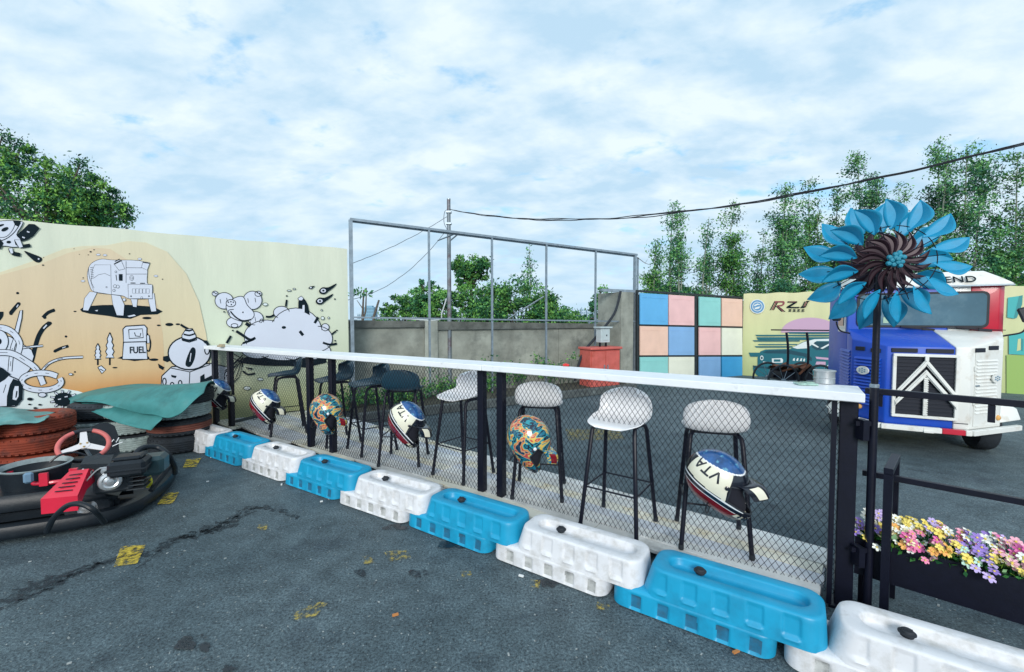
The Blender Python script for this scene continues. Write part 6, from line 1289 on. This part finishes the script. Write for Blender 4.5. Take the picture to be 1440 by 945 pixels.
for x, y, lst in ((-3.83, 4.93, (('black', 'black bottom tyre of the right hand stack under the green tarp'), ('stripe', 'black tyre with a brown band round its tread, second from the ground'), ('pale', 'pale grey painted tyre showing below the green tarp at the right'), ('black', 'black top tyre of the right hand stack, half under the tarp'))),
                  (-4.42, 4.98, (('pale', 'pale tyre at the bottom of the stack behind the kart engine'), ('pale', 'pale worn tyre behind the black kart panel, middle of its stack'), ('pale', 'pale tyre under the lower fold of the green tarp'))),
                  (-4.62, 4.52, (('black', 'black tyre on the ground behind the steering wheel'), ('pale', 'pale tyre behind the steering wheel, second from the ground'), ('black', 'black tyre lying level with the orange ones, just right of them'))),
                  (-4.78, 4.28-.02, (('orange', 'orange painted tyre at the bottom of the left stack, behind the kart'), ('orange', 'orange painted tyre second from the top, behind the kart seat'), ('orange', 'brightest orange tyre at the top of the left stack'))),
                  (-5.35, 4.05, (('black', 'black tyre on the ground at the far left under the grey green tarp'), ('black', 'black middle tyre at the far left under the grey green tarp'), ('black', 'black top tyre at the far left under the grey green tarp')))):
    if x == -4.62: x, y = -4.72, 4.92
    for lv, (kd, lb) in enumerate(lst): tyre(x, y, lv, kd, lb)
# ------------------------------------------------------------------ tarpaulins
TARP = mat('green_tarpaulin', (.040, .215, .215), .6, 0, .15, 5, bump=.6, bscale=7, dirt=(.025, .13, .13), dscale=3); TARP2 = mat('grey_green_tarpaulin', (.11, .29, .29), .6, 0, .2, 5, bump=.3, bscale=12)
def surf(rows, nu=9, nv=8):
    A_ = [spline(r_, nv) for r_ in rows]; n = len(A_[0]); C_ = [spline([A_[i][j] for i in range(len(A_))], nu) for j in range(n)]; return np.array(C_)
def drape(name, parent, rows, m, amp, seed, th_=.006):
    G = surf(rows); g_ = np.random.default_rng(seed); nu, nv = G.shape[:2]; ph = g_.uniform(0, 6.28, 6)
    for i in range(nu):
        for j in range(nv):
            u, v = i/nu, j/nv; G[i, j] += np.array([0, -.3, 1])*amp*(math.sin(u*9+v*4+ph[0])*.5+math.sin(u*17-v*7+ph[1])*.35+math.sin(v*15+u*5+ph[2])*.3+.25*math.sin(u*33+v*11+ph[3]))*(.4+.6*v)
    b = MB(); b.grid(G); o = b.build(name, m, parent, world=True, smooth=True, fix=False); s_ = o.modifiers.new('thickness', 'SOLIDIFY'); s_.thickness = th_; return o
tp = thing('green_tarpaulin', (-4.1, 4.8, .6), 'green tarpaulin folded over the tyre stacks below the fuel pump print', 'tarpaulin')
def rw(pts): return [atY(x, y, Y) for x, y, Y in pts]
drape('upper_sheet', tp, [rw([(96, 560, 5.15), (120, 551, 5.2), (160, 543, 5.25), (205, 540, 5.3), (245, 541, 5.3), (278, 540, 5.3), (303, 540, 5.3)]),
                          rw([(98, 562, 4.95), (122, 555, 4.95), (160, 549, 5.0), (205, 545, 5.0), (245, 541, 5.0), (275, 538, 5.0), (300, 536, 4.95)]),
                          rw([(100, 562, 4.90), (130, 558, 4.82), (166, 555, 4.80), (206, 545, 4.76), (242, 542, 4.74), (270, 540, 4.74), (297, 537, 4.8)]),
                          rw([(102, 564, 4.80), (140, 564, 4.72), (176, 566, 4.60), (211, 564, 4.50), (241, 562, 4.48), (266, 556, 4.50), (290, 542, 4.66)]),
                          rw([(105, 565, 4.78), (148, 569, 4.66), (182, 576, 4.54), (214, 583, 4.46), (241, 587, 4.42), (262, 576, 4.42), (286, 552, 4.52)])], TARP, .017, 1)
drape('lower_sheet', tp, [rw([(100, 563, 4.9), (130, 563, 4.86), (160, 564, 4.78), (185, 568, 4.70), (225, 572, 4.6)]), rw([(98, 566, 4.84), (126, 573, 4.72), (158, 582, 4.62), (190, 590, 4.54), (228, 588, 4.47)]), rw([(99, 568, 4.82), (124, 578, 4.68), (155, 590, 4.57), (187, 600, 4.48), (212, 605, 4.43)])], TARP, .010, 2)
tp2 = thing('crumpled_tarpaulin', (-5.2, 4.1, .6), 'crumpled grey green tarpaulin over the orange tyres at the left edge', 'tarpaulin')
drape('sheet', tp2, [rw([(-150, 572, 4.5), (-60, 570, 4.5), (0, 572, 4.5), (25, 574, 4.5), (55, 578, 4.5), (78, 577, 4.5)]), rw([(-150, 580, 4.2), (-60, 578, 4.2), (0, 577, 4.25), (25, 578, 4.2), (52, 583, 4.2), (72, 582, 4.25)]),
                      rw([(-150, 596, 3.85), (-60, 592, 3.85), (-10, 588, 3.9), (18, 586, 3.95), (45, 590, 4.0), (66, 587, 4.05)]), rw([(-150, 630, 3.7), (-70, 625, 3.72), (-20, 606, 3.8), (8, 596, 3.88), (40, 594, 3.95), (62, 590, 4.0)])], TARP2, .018, 3)
# ------------------------------------------------------------------ rental kart
KA = unit([-.91, -.41, 0]); KR = np.array([-2.64, 3.16, 0])+KA*.16; KB = np.array([KA[1], -KA[0], 0]); KB = KB if KB[1] > 0 else -KB
def Kp(a, b_, z=0): return KR+KA*a+KB*b_+Z*z
kt = thing('go_kart', tuple(KR), 'black rental go kart with red louvred cover, red steering wheel and wrap around bumper', 'go kart')
KP = mat('kart_black_plastic', (.010, .015, .021), .42, 0, .25, 7, bump=.12, bscale=50, spec=.3, dirt=(.028, .036, .042), dscale=8, dlo=.58, dhi=.78); KR_ = mat('kart_red', (.62, .012, .045), .32, 0, .1, 6, coat=.4, dirt=(.32, .03, .04), dscale=12, dlo=.6, dhi=.75)
PKR = mat('faded_red_grip', (.56, .13, .12), .55, 0, .15, 14); SILV = mat('cast_alloy', (.62, .64, .66), .32, .8, .1, 20)
plan = spline([(2.3, .0), (1.6, -.01), (1.0, 0), (.45, 0), (.18, .03), (.05, .14), (0, .35), (-.02, .6), (0, .85), (.05, 1.05), (.18, 1.16), (.45, 1.19), (1.2, 1.19), (2.3, 1.19)], 8)
sec = [(-.030, .040), (.036, .032), (.050, .045), (.054, .060), (.052, .100), (.044, .118), (.020, .126), (-.02, .122), (-.034, .10)]
G = []
for i, p in enumerate(plan):
    d = unit(plan[min(i+1, len(plan)-1)]-plan[max(i-1, 0)]); n = np.array([-d[1], d[0]])
    G.append([Kp(*(p+n*(o_)), z) for o_, z in sec])
if ((plan[3]+np.array([-(plan[4]-plan[3])[1], (plan[4]-plan[3])[0]]))[1] > plan[3][1]): G = [[Kp(*(plan[i]-np.array([-unit(plan[min(i+1, len(plan)-1)]-plan[max(i-1, 0)])[1], unit(plan[min(i+1, len(plan)-1)]-plan[max(i-1, 0)])[0]])*o_), z) for o_, z in sec] for i in range(len(plan))]
b = MB(); b.grid(G, closed_v=True); b.build('bumper', KP, kt, world=True, smooth=True)
# side pod: moulded panel with a top shelf falling to the bumper
rows = []
for a in np.linspace(.10, 2.3, 26):
    f = min(1, (a-.10)/.25); h = .17+.10*f; rows.append([Kp(a, .12, .10), Kp(a, .115, .16), Kp(a, .06, .185), Kp(a, .055, .205), Kp(a, .065, h-.005), Kp(a, .085, h+.02), Kp(a, .16, h+.03), Kp(a, .32, h+.035), Kp(a, .36, h+.02), Kp(a, .37, .10)])
b = MB(); b.grid(rows); b.build('side_pod', KP, kt, world=True, smooth=True)
rows = [[Kp(a, 1.12, .13), Kp(a, 1.10, .26), Kp(a, 1.0, .29), Kp(a, .86, .28), Kp(a, .84, .10)] for a in np.linspace(.3, 2.3, 12)]
b = MB(); b.grid(rows); b.build('side_pod', KP, kt, world=True, smooth=True)
b = MB(); b.box(Kp(1.15, .6, .07), (2.2, .95, .02), [KA, KB, Z]); b.build('floor_tray', KP, kt, world=True)
b = MB(); b.tube(spline([gp(66, 748, .16), gp(76, 728, .26), gp(95, 711, .34), gp(115, 709, .35), gp(134, 719, .30), gp(147, 735, .18)], 6), .016, 10); b.build('hoop_tube', KP, kt, world=True, smooth=True)
b = MB(); b.tube(spline([gp(186, 662, .34), gp(190, 640, .46), gp(202, 629, .50), (gp(222, 629, .48)), gp(237, 640, .42), gp(245, 655, .30), gp(246, 665, .18)], 6), .020, 10); b.tube(spline([gp(212, 690, .2), gp(226, 672, .26), gp(238, 658, .30), gp(246, 652, .27)], 6), .018, 8); b.build('roll_bar', KP, kt, world=True, smooth=True)
b = MB(); b.tube(spline([Kp(2.3, .42, .34), gp(0, 677, .34), gp(50, 680, .34), gp(100, 674, .34), gp(130, 662, .36)], 6), .014, 8)
for px, py in ((12, 678), (62, 680), (104, 673)): p = gp(px, py, .34); b.box(p+Z*.03, (.045, .02, .09), [KA, KB, Z])
b.tube(spline([gp(60, 683, .30), gp(70, 686, .29), gp(82, 683, .30)], 4), .008, 6)
b.build('side_tube', KR_, kt, world=True, smooth=True)
# seat shell with pale rim
sc0 = gp(50, 655, .44); sx_ = unit([.76, .65, 0]); sy_ = np.array([-.65, .76, 0]); rows = []
for k, (rr, z) in enumerate(((.178, .0), (.185, .010), (.175, .014), (.160, -.02), (.14, -.10), (.10, -.13), (.01, -.14))): rows.append([sc0+sx_*rr*1.05*math.cos(t)+sy_*rr*.62*math.sin(t)+Z*(z+.02*math.sin(t)*(rr > .15)) for t in [2*math.pi*i/40 for i in range(40)]])
b = MB(); b.grid(rows[3:], closed_v=True); b.grid([rows[0], [q-Z*.14 for q in rows[4]], [q-Z*.02 for q in rows[5]]], closed_v=True); st_ = b.build('seat', KP, kt, world=True, smooth=True)
b = MB(); b.grid(rows[:4], closed_v=True); b.build('seat_rim', mat('worn_grey_edge', (.22, .27, .28), .5, 0, .4, 12), st_, world=True, smooth=True)
b = MB(); q = gp(40, 672, .40); b.box(q, (.05, .03, .075), [sx_, sy_, Z], bev=.012); b.build('seat_tag', mat('blue_grey_plastic', (.14, .24, .34), .5), st_, world=True, smooth=True)
# red louvred cover
c0, c1, c2, c3 = gp(57, 702, .325), gp(97, 663, .47), gp(125, 659, .47), gp(109, 697, .325); dn = -Z*.10
b = MB(); b.prism([c0, c1, c2, c3], dn); cv = b.build('louvred_cover', KR_, kt, world=True)
for k in range(5):
    f = .22+.15*k; pa = c0*(1-f)+c1*f; pb = c3*(1-f)+c2*f; b = MB(); b.beam(pa*.76+pb*.24+Z*.003, pa*.24+pb*.76+Z*.003, .012, .004); b.build('slot', VD, cv, world=True)
c4, c5, c6 = gp(127, 661, .455), gp(131, 679, .36), gp(112, 698, .30); b = MB(); b.prism([c2+Z*-.004, c4, c5, c6, c3-Z*.02], unit(KB)*.03); b.build('cover_side', KR_, cv, world=True)
# engine
e0 = gp(155, 674, .37); vdir = unit(np.array([-e0[0], -e0[1], .1])); b = MB(); b.box(e0+KB*.12-Z*.02, (.22, .20, .18), [KA, KB, Z], bev=.02)
for k in range(6): b.box(e0+KB*.10-Z*(.10-.03*k)-KA*.13, (.10, .16, .008), [KA, KB, Z])
eg = b.build('engine', mat('engine_dark', (.05, .06, .07), .5, .5, .3, 20), kt, world=True)
b = MB(); b.lathe([(0, .0), (.062, 0), (.066, .02), (.06, .032), (.045, .036), (.035, .03), (.02, .045), (0, .047)], c=e0+vdir*.03, ax=vdir, n=28); b.build('recoil_cover', SILV, eg, world=True, smooth=True)
b = MB(); b.lathe([(0, 0), (.028, 0), (.028, .03), (0, .034)], c=e0+KA*.02+Z*.075+vdir*.02, ax=vdir, n=16); b.tube(spline([e0+Z*.05, e0+KA*.1+Z*.12, e0+KA*.16+Z*.06], 5), .009, 6); b.tube(spline([e0-KA*.05+Z*.06+vdir*.05, e0+KA*.05+Z*.10+vdir*.06, e0+KA*.14+Z*.0+vdir*.05], 5), .005, 5); b.box(e0+KA*.12+Z*.045, (.05, .04, .07), [KA, KB, Z], bev=.008); b.build('carburettor', SILV, eg, world=True, smooth=True)
b = MB(); q = gp(183, 655, .46); b.box(q, (.21, .17, .11), [KA, KB, Z], bev=.02); b.box(q+Z*.065, (.16, .12, .03), [KA, KB, Z], bev=.012); b.box(q+Z*-.005, (.225, .185, .014), [KA, KB, Z], bev=.003); ab = b.build('air_box', KP, kt, world=True)
b = MB(); q = gp(217, 652, .42); b.box(q, (.15, .17, .14), [KA, KB, Z], bev=.025); b.build('fuel_tank', mat('dark_teal_plastic', (.018, .050, .060), .4, 0, .15, 8), kt, world=True)
b = MB(); q = gp(203, 663, .36); b.box(q, (.09, .05, .07), [KA, KB, Z], bev=.012); [b.box(q-KB*.028+Z*(-.022+.014*k), (.07, .006, .006), [KA, KB, Z]) for k in range(4)]; b.build('red_housing', KR_, kt, world=True)
b = MB(); b.tube(spline([gp(210, 670, .30), gp(212, 678, .26), gp(208, 684, .22)], 5), .013, 8); b.build('yellow_lead', mat('yellow_plastic', (.60, .55, .03), .4), kt, world=True, smooth=True)
# flat dark plate and number fairing with script-like marks
b = MB(); q0_, q1_, q2_, q3_ = gp(113, 653, .50), gp(120, 641, .53), gp(160, 639, .52), gp(155, 652, .49); b.prism([q0_, q1_, q2_, q3_], -Z*.03); b.build('knee_plate', KP, kt, world=True)
fc = atY(148, 650, 3.85); fx = unit([.76, .65, 0])*.72; fy = unit(np.array([-.12, .16, 1.]))*1.02; o_ = []
for (u, v) in ((-.15, 0), (.16, 0), (.13, .10), (.125, .22), (.09, .31), (.03, .345), (-.05, .35), (-.12, .325), (-.15, .25)): o_.append(fc+fx*u+fy*v)
b = MB(); b.prism(o_, np.cross(fx, fy)*.02); fx = unit(fx); fo = b.build('front_fairing', KP, kt, world=True)
b = MB(); fnn = np.cross(fx, fy); fnn = fnn if fnn@(-fc) > 0 else -fnn
for pts in ([(.03, .15), (.06, .19), (.075, .16), (.095, .20)], [(.05, .13), (.085, .145), (.12, .155)]): b.tube([fc+fx*u+fy*v+fnn*.024 for u, v in pts], .0045, 4)
b.build('white_scrawl', HWH, fo, world=True)
# steering wheel
wc = gp(118, 626, .50); w1 = unit([.70, .71, 0]); w2 = unit(np.array([-.71*.76, .70*.76, .65])); wn = np.cross(w1, w2)
def wp(t, rr=.145): return wc+w1*rr*math.cos(t)+w2*rr*math.sin(t)
stw = None
for t0, t1, m_ in ((R(68), R(112), BLACKP), (R(112), R(232), PKR), (R(232), R(308), BLACKP), (R(-52), R(68), PKR)):
    b = MB(); b.tube([wp(t0+(t1-t0)*i/14) for i in range(15)], .0165 if m_ is PKR else .0172, 12)
    o = b.build('steering_wheel' if stw is None else 'grip', m_, kt if stw is None else stw, world=True, smooth=True); stw = stw or o
b = MB()
for t in (R(90), R(200), R(330)):
    e = wp(t, .14); b.prism([wc+unit(np.cross(wn, e-wc))*.026, wc-unit(np.cross(wn, e-wc))*.026, e-unit(np.cross(wn, e-wc))*.018, e+unit(np.cross(wn, e-wc))*.018], wn*.005)
b.lathe([(0, -.006), (.035, -.006), (.035, .008), (0, .008)], c=wc, ax=wn, n=24); b.build('spokes', mat('white_alloy', (.74, .70, .70), .35, .2), stw, world=True)
for q in range(3): a = R(150+120*q); b = MB(); b.lathe([(0, 0), (.007, 0), (.007, .004), (0, .005)], c=wc+wn*(.009 if wn[2] > 0 else -.009)+w1*.022*math.cos(a)+w2*.022*math.sin(a), ax=wn, n=10); b.build('bolt', mat('gold_bolt', (.5, .32, .12), .3, .8), stw, world=True)
b = MB(); b.tube([wc-Z*.01, Kp(.35, .62, .15)], .012, 8); b.build('steering_column', GALV, kt, world=True)
# cables behind the wheel and the wheels of the kart
b = MB(); b.tube(spline([gp(70, 650, .46), gp(84, 640, .50), (gp(104, 636, .50)), gp(120, 640, .46)], 6), .008, 6); b.build('black_hose', BLACKP, kt, world=True, smooth=True)
for (px, py, z, rr) in ((193, 703, .14, .13),): pass
for i, (a, bb_) in enumerate(((.25, .12), (.25, 1.04), (1.55, .12), (1.55, 1.04))):
    c = Kp(a+.02, bb_+.0, .135); b = MB(); b.lathe([(.06, -.055), (.10, -.062), (.125, -.05), (.133, -.03), (.134, 0), (.133, .03), (.125, .05), (.10, .062), (.06, .055)], c=c, ax=KB, n=32, cap=False); w_ = b.build('wheel', RUBBER, kt, world=True, smooth=True)
    b = MB(); b.lathe([(0, -.05), (.03, -.05), (.04, -.03), (.062, -.045), (.062, .045), (.04, .03), (0, .05)], c=c, ax=KB, n=24, cap=False); b.build('rim', SILV, w_, world=True, smooth=True)
vt_ = text_mesh
place_text('~~~ ~~~', .07, Kp(1.0, -.052, .10)-KB*.012, -KA, Z, mat('faded_print', (.25, .28, .30), .6), kt, name='faded_print', sx=1.1) if False else None
